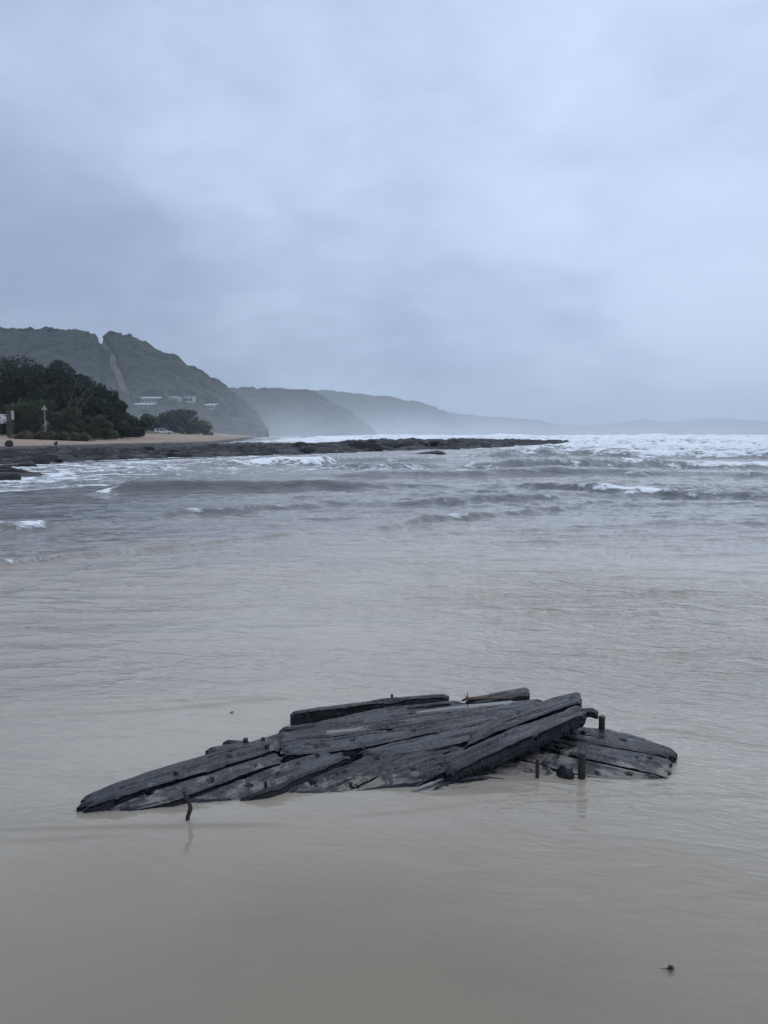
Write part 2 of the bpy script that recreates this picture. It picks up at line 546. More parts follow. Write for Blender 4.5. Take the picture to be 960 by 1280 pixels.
# --- sea sheet with its waves
r = np.concatenate([[0.02, 0.3, 0.6], np.exp(np.arange(math.log(0.9), math.log(2.9), 0.0075)), np.exp(np.arange(math.log(2.9), math.log(5.2), 0.0026)), np.exp(np.arange(math.log(5.2), math.log(62), 0.0052)), np.exp(np.arange(math.log(62), math.log(420), 0.008)),
                    np.exp(np.arange(math.log(420), math.log(10000), 0.05))])
X, Y, F, na = polar(r, 42, 500, 46)
H = np.zeros_like(X)
FO = np.zeros_like(X)
RAD = np.hypot(X, Y)


def wave(pts, amp, wf, wb, foam=None, jag=0.0, seed=0, fwid=1.0):
    """a wave whose foot the photograph shows along pts; amp, foam: values per point; wf/wb: width of face and back"""
    global H, FO
    P = np.array([G(*p) for p in pts])
    o = np.argsort(P[:, 0])
    P = P[o]
    am = np.broadcast_to(np.array(amp, float), (len(pts),))[o] * 0.92
    fm = np.broadcast_to(np.array(0.0 if foam is None else foam, float), (len(pts),))[o]
    xs = P[:, 0]
    yc = np.interp(X, xs, P[:, 1]) + jag * fbm(X * 0.35 / max(wf, 0.2), X * 0 + seed, 4, seed)
    A = np.interp(X, xs, am, left=0, right=0) * (1 + 0.30 * fbm(X * 0.32 / max(wf, .4), Y * 0.15, 3, seed + 50))
    Fm = np.interp(X, xs, fm, left=0, right=0)
    Fm = np.clip(Fm + 0.10 * (A > 0.10) + 0.34 * (A > 0.03) * fbm(X * 0.5 / max(wf, .3), Y * 0.2, 3, seed + 77), 0, 1)
    tt = Y - yc - wf
    prof = np.where(tt < 0, np.exp(-(tt / (wf * 0.48)) ** 2), np.exp(-(tt / wb) ** 2))
    H += A * prof
    fp = np.where(tt < 0, np.exp(-(tt / (wf * 0.75 * fwid)) ** 2), np.exp(-(tt / (wf * 0.8 * fwid)) ** 2))
    FO = np.maximum(FO, Fm * fp)


# the near swash front and small waves in the shallows
wave([(-200, 726), (0, 712), (60, 707), (100, 700), (230, 687), (350, 674), (470, 667)], [.06, .075, .075, .06, .045, .035, 0], .10, 1.3, [.3, .72, .70, .30, .08, .04, 0], .08, 3, 1.5)
wave([(330, 690), (480, 678), (640, 668), (800, 660), (960, 655), (1200, 650)], [0, .03, .035, .03, .03, .03], .2, .7, None, .1, 4)
wave([(-200, 672), (0, 668), (40, 667), (90, 662), (130, 660)], [.16, .17, .16, .06, 0], .35, .9, [.36, .40, .36, .15, 0], .25, 5, 1.2)
wave([(180, 652), (215, 651), (250, 650), (290, 648), (330, 642), (380, 638), (450, 634)], [0, .16, .19, .14, .12, .10, 0], .35, .9, [0, .45, .5, .15, .25, .1, 0], .3, 6)
wave([(440, 672), (500, 664), (530, 657), (590, 654), (640, 648), (720, 640), (800, 636)], [0, .05, .12, .13, .08, .06, 0], .3, .8, [0, .1, .5, .58, .3, .1, 0], .3, 7)
# the brown face breaking from its left end, and its shoulders
wave([(95, 620), (128, 619), (150, 619), (240, 618), (330, 617), (400, 616), (500, 614), (600, 613)], [0, .18, .36, .40, .36, .28, .18, 0], .75, 1.8, [0, .95, .25, 0, 0, 0, .1, 0], .3, 8)
wave([(440, 640), (520, 637), (600, 633), (700, 630), (760, 627)], [0, .10, .14, .12, 0], .5, 1.2, [0, .2, .25, .3, 0], .35, 9)
wave([(600, 615), (650, 614), (720, 617), (745, 622), (780, 624), (830, 624), (880, 627), (960, 629), (1150, 630)], [0, .20, .22, .22, .22, .20, .14, .12, .10], .6, 1.4, [0, .05, .2, .62, .75, .66, .40, .30, .25], .3, 10)
# second line
wave([(330, 598), (420, 600), (520, 599), (620, 598), (700, 597), (760, 597), (860, 599), (960, 600), (1200, 600)], [0, .25, .28, .34, .40, .30, .2, .2, .2], 1.1, 2.6, [0, .1, .12, .1, .2, .25, .35, .3, .2], .6, 11)
wave([(550, 592), (600, 591), (660, 592), (720, 591), (790, 590), (840, 589), (900, 590), (960, 591), (1200, 592)], [0, .40, .48, .42, .55, .4, .42, .42, .4], 1.4, 2.8, [0, .25, .2, .4, .6, .45, .75, .8, .5], .8, 12)
wave([(370, 589), (430, 590), (480, 590), (530, 588), (580, 586)], [0, .35, .45, .35, 0], 1.2, 2.5, [0, .25, .25, .2, 0], .6, 13)
wave([(230, 586), (280, 586), (340, 584), (400, 583), (430, 581), (560, 578)], [0, .35, .50, .50, .35, .2], 1.3, 2.5, [0, .75, .95, .85, .5, .3], .9, 14, 1.2)
wave([(560, 574), (640, 574), (720, 573), (800, 574), (900, 574), (1200, 575)], [0, .45, .55, .5, .5, .5], 2.0, 4.0, [.3, .5, .55, .65, .7, .6], 1.6, 15, 1.3)
wave([(600, 567), (700, 566), (820, 566), (1300, 567)], [.2, .8, .85, .8], 2.8, 5, [.4, .75, .85, .75], 2.5, 16, 1.6)
# surf beyond the reef
for i, (yy, a, fo) in enumerate([(111, 1.0, .85), (133, 1.25, .95), (160, 1.5, .95), (195, 1.75, 1.0), (240, 1.8, .95), (300, 1.7, .8), (380, 1.6, .6)]):
    yc = yy + 9 * fbm(X * 0.018, X * 0 + i * 3.1, 3, 60 + i) + 2.5 * fbm(X * 0.15, X * 0 + i, 3, 80 + i)
    A = a * (0.72 + 0.55 * fbm(X * 0.03 + i * 7, Y * 0.01, 3, 90 + i) + 0.22 * fbm(X * 0.3, Y * 0.3, 2, 95 + i))
    tt = Y - yc
    lim = sstep(-40, -10, X - (Y - 130) * 0.02)
    H += np.maximum(A, 0.2) * lim * np.where(tt < 0, np.exp(-(tt / 3.0) ** 2), np.exp(-(tt / 7.5) ** 2))
    FO = np.maximum(FO, lim * fo * np.where(tt < 0, np.exp(-(tt / 7.0) ** 2), np.exp(-(tt / 9.0) ** 2)))
far = sstep(58, 92, RAD + 12 * fbm(X * 0.04, Y * 0.04, 3, 46)) * sstep(2500, 500, RAD)
FO = np.maximum(FO, far * np.clip(0.46 + 0.5 * fbm(X * 0.05, Y * 0.035, 4, 44), 0, 1))
# streaks of foam behind the break
strk = sstep(18, 34, RAD) * (1 - far)
FO = np.maximum(FO, strk * np.clip(0.24 + 0.60 * fbm(X * 0.10, Y * 0.30, 4, 45), 0, 0.52))
# lacy wash in the cove on the left
tt_, ss_ = shore(X, Y)
cove = np.interp(X, [-26, -19, -15.5, -12.5, -9.5, -6, 0, 6, 14], [0, 0.55, .66, .62, .48, .34, .20, .12, 0])
lo = np.interp(X, [-20, -14, -12, -9, -4, 4], [25, 22.6, 22.8, 26, 34, 44])
cv_ = cove * sstep(-1.2, 0.8, Y - lo) * sstep(2.5, -2.5, ss_)
edge = cove * 1.4 * np.exp(-((Y - lo - 0.8 - 0.9 * fbm(X * 0.7, Y * 0, 3, 31)) / 0.45) ** 2) * sstep(-9.5, -11, X)
reef_edge = 0.9 * np.exp(-((ss_ + 1.6 + 1.3 * fbm(X * 0.25, Y * 0.25, 3, 32)) / 0.9) ** 2) * sstep(-40, -10, tt_) * sstep(102, 85, tt_)
near_reef = (ss_ > -9) & (ss_ < 26) & (tt_ > -45) & (tt_ < 108)
rz_ = np.full_like(X, -9.0)
rz_[near_reef] = reef_z(tt_[near_reef], ss_[near_reef])
reef_edge = np.maximum(reef_edge, 0.92 * np.exp(-((rz_ + 0.10) / 0.20) ** 2))
bank = 0.9 * np.exp(-((ground_z(X, Y) + 0.02) / 0.05) ** 2) * sstep(-8, -11, X) * (Y > 20) * (Y < 45)
FO = np.maximum.reduce([FO, cv_, edge, reef_edge, bank])
# chop
chop = sstep(7, 22, RAD)
rdg = (1 - np.abs(fbm(X * 0.30 + 0.1 * Y, Y * 0.85, 4, 70))) ** 3
rd2 = (1 - np.abs(fbm(X * 1.1 - 0.2 * Y, Y * 2.4, 3, 72))) ** 3
patchy = np.clip(0.55 + 0.9 * fbm(X * 0.09, Y * 0.14, 3, 73), 0.1, 1.4)
H += chop * patchy * (0.11 * rdg + 0.065 * rd2) * np.minimum(0.7 + RAD * 0.012, 2.2)
H += sstep(70, 130, RAD) * 0.30 * fbm(X * 0.10, Y * 0.22, 4, 74) * sstep(3000, 600, RAD)
calm = sstep(-4, 0.5, ss_) * sstep(34, 26, ss_) * sstep(98, 92, tt_) * sstep(-60, -40, tt_)
H *= 1 - 0.85 * calm
FO = np.maximum(FO * (1 - 0.35 * calm), reef_edge)
sw = sstep(4.6, 8.0, RAD)
rip_m = (1 - np.abs(fbm(X * 0.55 + 0.30 * Y, Y * 2.3 - 0.25 * X, 3, 78))) ** 3
H += sw * sstep(26, 12, RAD) * 0.030 * rip_m * np.clip(0.7 + 0.6 * fbm(X * 0.3, Y * 0.4, 2, 79) + 0.25 * sstep(-3, 3, X), 0, 1.6)
H += sw * 0.012 * fbm(X * 1.1 + Y * 0.25, Y * 4.5, 4, 76) + (1 - sw) * 0.0016 * fbm(X * 1.5, Y * 5.0, 3, 77)


def film_line(pts, h, wd, seed):
    """thin lip of water sliding over the sand, as low steps seen around the wreck"""
    global H
    P = np.array([G(*p) for p in pts])
    yc = np.interp(X, P[:, 0], P[:, 1]) + 0.012 * fbm(X * 3.0, X * 0, 3, seed)
    m = sstep(P[0, 0], P[0, 0] + 0.3, X) * sstep(P[-1, 0], P[-1, 0] - 0.3, X)
    tt = Y - yc
    H += m * h * np.where(tt < 0, np.exp(-(tt / wd) ** 2), np.exp(-(tt / (wd * 11)) ** 2))


film_line([(-60, 1036), (60, 1036), (160, 1033), (300, 1031), (380, 1027)], .010, .016, 1)
film_line([(-60, 1050), (50, 1049), (120, 1045), (200, 1040)], .005, .016, 2)
film_line([(400, 1022), (520, 1012), (600, 1002), (680, 996), (760, 993), (860, 990), (1000, 990)], .0045, .018, 3)
film_line([(560, 998), (680, 989), (740, 988), (800, 987)], .003, .016, 4)
film_line([(-60, 897), (100, 892), (230, 884), (330, 874), (400, 868)], .012, .04, 5)
film_line([(-60, 886), (150, 880), (300, 873), (380, 866)], .009, .04, 6)

deep = sstep(7.5, 18.0, RAD + 0.9 * fbm(X * 0.22, Y * 0.35, 4, 110))
rip = np.interp(RAD, [0, 2.6, 3.4, 5.0, 8, 14, 40, 120], [.04, .07, .15, .62, 1.15, .85, .85, 1.2])
rip = rip * (0.55 + 1.35 * sstep(-0.6, 2.2, X) * sstep(11, 8, RAD)) * (0.75 + 0.5 * fbm(X * 0.5, Y * 0.9, 3, 111))
V = np.stack([X, Y, H], -1).reshape(-1, 3)
sea = mesh_obj('sea_water', V, F, M['water'], attrs={'foam': FO.ravel(), 'deep': deep.ravel(), 'silt_sheen': sstep(1.9, 4.6, RAD + 0.35 * fbm(X * 0.9, Y * 1.3, 3, 115)).ravel(), 'rip': np.maximum(rip, 0.02).ravel()})
tag(sea, 'grey silty sea water with breaking waves and foam', kind='structure')


# ------------------------------------------------------------------ rock reef
tg = np.concatenate([np.arange(-45, 70, 0.28), np.arange(70, 110, 0.4)])
sg = np.concatenate([np.arange(-5, 16, 0.24), np.arange(16, 34, 0.5)])
T, S = np.meshgrid(tg, sg, indexing='ij')
XR = A0[0] + T * U0[0] + S * N0[0]
YR = A0[1] + T * U0[1] + S * N0[1]
ZR = reef_z(T, S)
reef = mesh_obj('rock_shelf', np.stack([XR, YR, ZR], -1).reshape(-1, 3), grid_faces(len(tg), len(sg)), M['rock'], smooth=False)
tag(reef, 'low dark rock reef running out from the beach into the surf', kind='structure')


def rock_mesh(seed, sub=3):
    bm = bmesh.new()
    bmesh.ops.create_icosphere(bm, subdivisions=sub, radius=1.0)
    v = np.array([tuple(q.co) for q in bm.verts])
    f = np.array([[q.index for q in p.verts] for p in bm.faces])
    bm.free()
    r_ = np.random.default_rng(seed)
    for _ in range(11):                                     # cut flat facets
        n = r_.normal(size=3)
        n /= np.linalg.norm(n)
        h = r_.uniform(0.45, 0.82)
        d = v @ n
        v = v - np.outer(np.maximum(d - h, 0), n) * 0.92
    k = 1 + 0.12 * fbm(v[:, 0] * 2.2 + seed, v[:, 1] * 2.2 + v[:, 2] * 1.7, 3, seed)
    v = v * k[:, None]
    v[:, 2] = np.where(v[:, 2] < -0.3, -0.3 + (v[:, 2] + 0.3) * 0.2, v[:, 2])
    return v, f


rock_src = [rock_mesh(300 + k) for k in range(7)]
rock_me = []
for k, (v, f) in enumerate(rock_src):
    o = mesh_obj('reef_rock', v, f, M['rock'], smooth=False)
    rock_me.append(o.data)
    bpy.data.objects.remove(o)


def rock(name, px, py, z, sz, k, rz, label, group=None):
    p = G(px, py, z)
    o = bpy.data.objects.new(name, rock_me[k % 7])
    o.location = (p[0], p[1], z)
    o.scale = sz
    o.rotation_euler = (0, 0, rz)
    COL.objects.link(o)
    return tag(o, label, 'rock', group)


# the rocks that stand out of the reef: (px, py of base, half-sizes), then unnamed blocks of its broken seaward lip
rock('reef_rock', 448, 560, .35, (1.7, 1.2, .80), 0, .2, 'left block of the tall twin dark rocks standing highest on the reef')
rock('reef_rock', 465, 560, .35, (1.5, 1.2, .95), 1, .1, 'right block of the tall twin dark rocks standing highest on the reef')
rock('reef_rock', 534, 569, .05, (1.7, 1.0, .50), 2, .3, 'low dark rock with white water around it in front of the reef')
rock('reef_rock', 497, 560, .2, (3.0, 1.5, 1.0), 3, .15, 'broad flat-topped dark rock just right of the tall twin rocks')
rock('reef_rock', 560, 558.5, .15, (3.6, 1.6, 1.0), 4, .1, 'long dark rock in the middle of the outer reef')
rock('reef_rock', 604, 557.5, .1, (3.4, 1.7, 1.05), 5, .1, 'dark rock beside the foam pool near the seaward end of the reef')
rock('reef_rock', 643, 556.5, .1, (4.6, 1.8, 1.15), 6, .05, 'large dark rock forming the seaward tip of the reef')
rock('reef_rock', 672, 556, .0, (2.2, 1.2, .55), 2, .0, 'small low dark rock off the very tip of the reef')
for i, (px, py, sz, lab) in enumerate([
        (22, 584, (1.1, .7, .42), 'dark rock at the left edge between the reef and the cove foam'),
        (2, 600, (.9, .6, .30), 'low black rock on the dark bank at the left photo edge'),
        (44, 579, (1.2, .7, .5), 'dark pointed rock at the near foot of the reef above the cove'),
        (66, 577, (1.0, .6, .62), 'dark rock with splashing foam at the near foot of the reef')]):
    rock('shore_rock', px, py, .05, sz, i + 2, .3 * i, lab)
rr = random.Random(5)
for i in range(130):
    t = rr.uniform(-14, 84)
    s = rr.uniform(0.3, 6.5) if rr.random() < 0.75 else rr.uniform(5, 15)
    x, y = A0 + U0 * t + N0 * s
    z = float(reef_z(np.array([t]), np.array([s]))[0])
    if z < -0.1:
        continue
    o = bpy.data.objects.new('reef_rock', rock_me[i % 7])
    q = rr.uniform(0.5, 1.25) * (0.8 + t * 0.004)
    o.location = (x, y, z - 0.08)
    o.scale = (q * rr.uniform(.9, 1.7), q * rr.uniform(.7, 1.1), q * rr.uniform(.32, .55))
    o.rotation_euler = (rr.uniform(-.15, .15), rr.uniform(-.15, .15), rr.uniform(-.6, .9))
    COL.objects.link(o)
    tag(o, 'dark wet angular rock lying on the low reef', 'rock', 'loose blocks of the reef')
rock('beach_rock', 11, 556, .88, (.42, .3, .42), 3, 0, 'small dark rock alone on the tan sand by the photo edge')
rock('beach_rock', 70, 555, .92, (.24, .2, .26), 4, 0, 'smaller dark rock on the tan sand below the triangular sign')
rock('shore_rock', 6, 592, .1, (1.3, .7, .35), 0, .3, 'flat black rock at the left edge where the cove foam ends')

# ------------------------------------------------------------------ hills
def worley(x, y, cell, seed):
    gx, gy = np.floor(x / cell), np.floor(y / cell)
    best = np.full(x.shape, 9.0)
    for i in (-1, 0, 1):
        for j in (-1, 0, 1):
            cx_, cy_ = gx + i, gy + j
            ox, oy = hash3(cx_, cy_, np.full(cx_.shape, seed)), hash3(cx_, cy_, np.full(cx_.shape, seed + 7))
            d = np.hypot((cx_ + ox) - x / cell, (cy_ + oy) - y / cell)
            best = np.minimum(best, d)
    return best


def hill(name, label, sky, dist, depth_f, depth_b, nu, nv, cell, canopy, mat, seed, gully=0.10, clear=None):
    """ridge along the photographed skyline at its real distance; slopes fall towards the sea and behind.
    sky: (px, py); dist: (px, ridge distance); returns a height lookup"""
    px = np.array([p[0] for p in sky], float)
    py = np.array([p[1] for p in sky], float)
    u = np.linspace(px[0], px[-1], nu)
    yy = np.interp(u, px, py)
    dd = np.interp(u, [p[0] for p in dist], [p[1] for p in dist])
    c, s = math.cos(PITCH), math.sin(PITCH)
    dz = 640.0 - yy
    k = dd / (FPX * c + dz * s)
    XRg = (u - 480) * k
    ZRg = CAM_H + (-FPX * s + dz * c) * k
    ZRg = np.maximum(ZRg, -0.5)
    df = np.interp(u, [px[0], px[-1]], depth_f)
    vf = np.linspace(0, 1, nv)
    vb = np.linspace(0, 1, nv // 4)[1:]
    rows = []
    for v in vf:                                            # front foot -> ridge
        rows.append((XRg * (dd - df * (1 - v)) / dd, dd - df * (1 - v), v, 1))
    for v in vb:
        rows.append((XRg * (dd + depth_b * v) / dd, dd + depth_b * v, 1 - v, -1))
    Xh = np.array([q[0] for q in rows])
    Yh = np.array([np.broadcast_to(q[1], XRg.shape) for q in rows])
    Vh = np.array([np.full(XRg.shape, q[2]) for q in rows])
    prof = Vh ** 1.22
    g = fbm(Xh / (depth_b * 0.35), Yh / (depth_b * 0.9), 4, seed)
    Zh = ZRg[None, :] * np.clip(prof * (1 + gully * 1.5 * g * (1 - prof) * 2.0), 0, 1.02) - 1.0 * (1 - prof)
    Xw = Xh + cell * 0.9 * fbm(Xh / (cell * 2), Yh / (cell * 2), 2, seed + 20)
    Yw = Yh * 0.8 + cell * 0.9 * fbm(Xh / (cell * 2) + 9, Yh / (cell * 2), 2, seed + 21)
    can = canopy * (0.65 + 0.6 * fbm(Xh / (cell * 1.3), Yh / (cell * 1.3), 2, seed + 22)) * np.sqrt(np.maximum(1 - worley(Xw, Yw, cell, seed) ** 2 * 1.3, 0))
    can = can + canopy * 0.45 * np.sqrt(np.maximum(1 - worley(Xw * 1.1, Yw, cell * 0.45, seed + 2) ** 2 * 1.3, 0)) + canopy * 0.4 * fbm(Xh / (cell * 2.5), Yh / (cell * 2.5), 4, seed + 3, .8)
    can = can * sstep(0.0, 0.06, Vh)
    clr = np.zeros_like(Xh)
    if clear is not None:
        c2, s2 = math.cos(PITCH), math.sin(PITCH)
        fw = Yh * c2 - (Zh - CAM_H) * s2
        pyh = 640 - FPX * (Yh * s2 + (Zh - CAM_H) * c2) / fw
        clr = clear(np.broadcast_to(u, Xh.shape), Vh, pyh)
        can = can * (1 - clr)
    base = mesh_obj(name, np.stack([Xh, Yh, Zh - 0.6], -1).reshape(-1, 3), grid_faces(len(rows), nu), M['scrub_earth'])
    tag(base, label, kind='structure')
    zc_ = np.where(clr > 0.5, Zh - 3.0, Zh + can)
    wood_ = mesh_obj('forest', np.stack([Xh, Yh, zc_], -1).reshape(-1, 3), grid_faces(len(rows), nu), mat)
    tag(wood_, 'dense dark forest canopy covering ' + label.split(' ', 1)[1], kind='stuff')
    return Xh, Yh, Zh


HOUSE_SPOTS = [(190, 504.5, 13), (181, 512.5, 13), (218, 503.5, 8), (238, 504, 7), (264, 512, 8)]


def break_strip(u, v, pyh):
    c = np.interp(v, [0.2, 0.55, 0.8, 1.0], [168, 150, 138, 126]) + 2.0 * vnoise(v * 14, v * 0, 5)
    wd = np.interp(v, [0.2, 0.6, 1.0], [7, 6.5, 2.8]) * sstep(0.26, 0.5, v) * (1 + 0.25 * vnoise(v * 40, np.sign(u - c) * 5 + 3, 6) + 0.25 * vnoise(u * .9, v * 60, 8))
    m = (np.abs(u - c) < wd) & (v > 0.27)
    for hx, hy, hw in HOUSE_SPOTS:
        m |= (np.abs(u - hx) < hw) & (pyh > hy - 7) & (pyh < hy + 5) & (v < 0.7)
    return m.astype(float)


h1sky = [(-420, 380), (-200, 396), (-60, 410), (0, 415), (40, 415.5), (85, 418), (112, 420), (120, 423.5), (126, 431), (132, 421.5), (140, 420), (152, 421.5),
         (180, 433), (215, 449), (250, 470), (280, 487), (305, 505), (320, 522), (330, 538), (336, 546)]
Xh1, Yh1, Zh1 = hill('hill', 'the near steep hill with a cleared strip running down it', h1sky, [(-420, 720), (0, 680), (336, 560)],
                     (360, 150), 500, 560, 250, 6.5, 4.2, M['scrub_far'], 401, 0.12, break_strip)
hill('hill', 'the second headland behind the near steep hill', [(250, 487), (300, 488), (350, 488.5), (385, 491), (415, 506), (440, 520), (455, 531), (464, 538), (470, 546)],
     [(250, 1050), (470, 950)], (330, 160), 600, 220, 110, 11, 4.5, M['scrub_far'], 411, 0.12)
hill('hill', 'the third rounded headland farther along the coast', [(340, 487), (390, 490.5), (430, 492), (480, 498), (530, 506), (556, 516), (572, 530), (580, 546)],
     [(340, 2100), (580, 1850)], (800, 300), 1200, 200, 90, 20, 6, M['scrub_far'], 421, 0.10)
hill('hill', 'the fourth low headland fading into haze', [(500, 506), (556, 516), (600, 522), (650, 525), (690, 530), (705, 538), (712, 546)],
     [(500, 3200), (712, 2900)], (900, 400), 1400, 160, 60, 35, 7, M['scrub_far'], 431, 0.08)
hill('hill', 'the farthest pale range along the horizon', [(590, 527), (650, 528), (690, 531.5), (720, 534), (760, 531), (790, 526.5), (808, 525), (830, 528), (850, 528.5), (880, 525), (905, 524),
                                                         (960, 528), (1080, 531), (1300, 537), (1500, 545)],
     [(590, 4700), (1500, 4300)], (1000, 1000), 1000, 200, 40, 60, 6, M['scrub_far'], 441, 0.06)

# ------------------------------------------------------------------ trees
def leaf_cloud(lobes, n, size, seed, gap=0.25):
    """leaf-clump faces spread through the lobes' volume, with gaps"""
    r_ = np.random.default_rng(seed)
    vol = np.array([l[3] * l[4] * l[5] for l in lobes]) ** 0.75
    which = r_.choice(len(lobes), size=int(n * 1.6), p=vol / vol.sum())
    L = np.array(lobes, float)[which]
    d = r_.normal(size=(len(which), 3))
    d /= np.linalg.norm(d, axis=1)[:, None]
    rad = r_.uniform(0.35, 1.0, len(which)) ** 0.5
    rad *= 1 + 0.22 * fbm(d[:, 0] * 2.5 + which, d[:, 1] * 2.5 + d[:, 2] * 2, 3, seed)
    P = L[:, :3] + d * rad[:, None] * L[:, 3:6]
    keep = fbm(P[:, 0] * 0.9 + P[:, 2] * 0.5, P[:, 1] * 0.9 - P[:, 2] * 0.8, 3, seed + 1) > -gap
    keep &= P[:, 2] > 0.15
    P, d = P[keep][:n], d[keep][:n]
    m = len(P)
    nrm = d + r_.normal(size=(m, 3)) * 0.7 + np.array([0, 0, 0.35])
    nrm /= np.linalg.norm(nrm, axis=1)[:, None]
    a = np.cross(nrm, r_.normal(size=(m, 3)))
    a /= np.linalg.norm(a, axis=1)[:, None]
    b = np.cross(nrm, a)
    s = size * r_.uniform(0.55, 1.35, m)[:, None]
    v = np.stack([P - a * s, P - b * s * 0.6, P + a * s + nrm * s * 0.2, P + b * s * 0.6], 1).reshape(-1, 3)
    return v, np.arange(m * 4).reshape(-1, 4)


def make_tree(name, base, h, wid, label, mat, seed, nleaf=3200, leaf=0.22, lobes_n=9, low=0.25, lean=0.0, group=None, trunk=0.16, flat=0.8):
    r_ = random.Random(seed)
    root = empty(name, base)
    lobes, limbs = [], []
    for i in range(lobes_n):
        a = r_.uniform(0, 2 * math.pi)
        zz = h * (low + (0.86 - low) * (i + 0.5) / lobes_n)
        k = math.sin(math.pi * min(1.0, 0.22 + 0.78 * (1 - (zz / h - low) / (1 - low)))) * 0.5 + 0.25
        rr_ = wid * 0.5 * r_.uniform(0.25, 0.75) * (k + 0.25)
        q = wid * r_.uniform(0.20, 0.31)
        lobes.append((math.cos(a) * rr_ + lean * zz / h, math.sin(a) * rr_, zz, q, q, q * flat * min(1, h / wid)))
    lobes.append((lean, 0, h * 0.86, wid * 0.17, wid * 0.17, h * 0.14))
    v, f = leaf_cloud(lobes, nleaf, leaf, seed)
    mesh_obj('crown', v, f, mat, root, smooth=False)
    mb = MB()
    mb.tube([(0, 0, -0.4), (0.1, 0, h * .2), (lean * .4, .1, h * .45), (lean * .8, 0, h * .8)], [trunk * 1.25, trunk, trunk * .7, trunk * .2], 7, .15, seed)
    for l in lobes[:7]:
        st = Vector((lean * .25, 0.05, h * r_.uniform(.15, .4)))
        en = Vector(l[:3])
        mb.tube([st, st.lerp(en, .5) + Vector((0, 0, -.1 * h * .3)), en], [trunk * .5, trunk * .35, trunk * .12], 5, .1, seed)
    mb.build('trunk', M['bark'], root, True)
    return tag(root, label, 'tree', group)


def at_ground(px, dist):
    x = (px - 480) / FPX * dist / math.cos(PITCH) * 1.0
    x = (px - 480) * dist / (FPX * math.cos(PITCH) + 97 * math.sin(PITCH))
    z = float(ground_z(np.array([x]), np.array([dist]))[0])
    return np.array([x, dist, z])


def tree_to(name, px, top, dist, wpx, label, mat, seed, **kw):
    b = at_ground(px, dist)
    h = CAM_H + (543 - top) / FPX * dist - b[2]
    return make_tree(name, b, h, wpx * dist / FPX, label, mat, seed, **kw)


T_ = [(-62, 440, 112, 90, 'tall dark tree cut by the left edge of the photo'),
      (4, 447, 106, 62, 'tallest dark tree at the left edge above the parked car'),
      (38, 458, 104, 50, 'dark dense tree between the tallest tree and the round-topped one'),
      (71, 451, 102, 46, 'dark round-topped tree rising behind the triangular sign'),
      (96, 468, 103, 44, 'dark tree with bare leaning stems right of the round-topped one'),
      (121, 480, 104, 44, 'dark tree sloping down with the edge of the near clump'),
      (139, 498, 108, 34, 'small dark tree jutting out at the right edge of the near clump'),
      (152, 516, 112, 34, 'low dark tree at the foot of the near clump'),
      (170, 524, 118, 30, 'lowest dark bushy tree where the near clump meets the sand')]
for i, (px, top, dist, wpx, lab) in enumerate(T_):
    tree_to('coastal_tree', px, top, dist, wpx * (1.35 if i < 5 else 0.95), lab, M['leaf_dark'], 500 + i, nleaf=11000, leaf=0.17, lobes_n=14, low=0.12,
            lean=0.7, group='dark trees behind the beach', trunk=0.2)
S_ = [(-30, 500, 96, 60, 'pale green shrub cut by the left edge of the photo'),
      (10, 505, 98, 40, 'green shrub behind the parked car at the left edge'),
      (36, 497, 98, 44, 'highest light green shrub in front of the dark trees'),
      (66, 501, 97, 46, 'light green shrub just behind the triangular sign'),
      (90, 509, 97, 38, 'green shrub to the right of the triangular sign'),
      (112, 519, 98, 34, 'low green shrub in front of the bare leaning stems'),
      (133, 526, 100, 30, 'lowest green shrub above the end of the dune grass')]
for i, (px, top, dist, wpx, lab) in enumerate(S_):
    o = tree_to('coastal_shrub', px, top, dist, wpx, lab, M['leaf_green'], 540 + i, nleaf=4200, leaf=0.12, lobes_n=9, low=0.05,
                group='green shrubs on the dune', trunk=0.07)
    o['category'] = 'shrub'
# bare stems showing in the clump
for i, (px, y0, y1, ln) in enumerate([(86, 522, 478, 1.2), (95, 521, 484, 1.6), (101, 520, 490, 2.0)]):
    b = D(px, y0, 97.5)
    t_p = D(px, y1, 97.5)
    hh = t_p[2] - b[2]
    mb = MB()
    mb.tube([(0, 0, -1.5), (0, 0, hh * .3), (ln * .5, 0, hh * .7), (ln, 0, hh)], [.09, .08, .06, .02], 6, .1, i)
    mb.tube([(ln * .1, 0, hh * .35), (-.5, .1, hh * .6), (-.7, 0, hh * .95)], [.05, .04, .015], 5, .1, i + 9)
    root = empty('bare_tree', b)
    mb.build('trunk', M['bark'], root, True)
    tag(root, ['leftmost', 'middle', 'rightmost'][i] + ' of the three bare pale stems leaning before the dark trees', 'tree', 'bare stems')
F_ = [(236, 512, 235, 62, 'wide dark tree standing alone at the far end of the beach', 3600, 11, .10),
      (215, 524, 250, 34, 'dim low tree left of the wide tree at the beach end', 1500, 7, .1),
      (185, 518, 215, 30, 'dim tree behind the lowest bushes of the near clump', 1600, 7, .1),
      (262, 532, 260, 22, 'small dim shrub at the right foot of the wide tree', 900, 5, .05)]
for i, (px, top, dist, wpx, lab, nl, ln, lw) in enumerate(F_):
    tree_to('far_tree', px, top, dist, wpx * 1.1, lab, M['leaf_far'], 580 + i, nleaf=nl, leaf=0.42, lobes_n=ln, low=lw, group='hazy trees at the beach end', trunk=0.3)

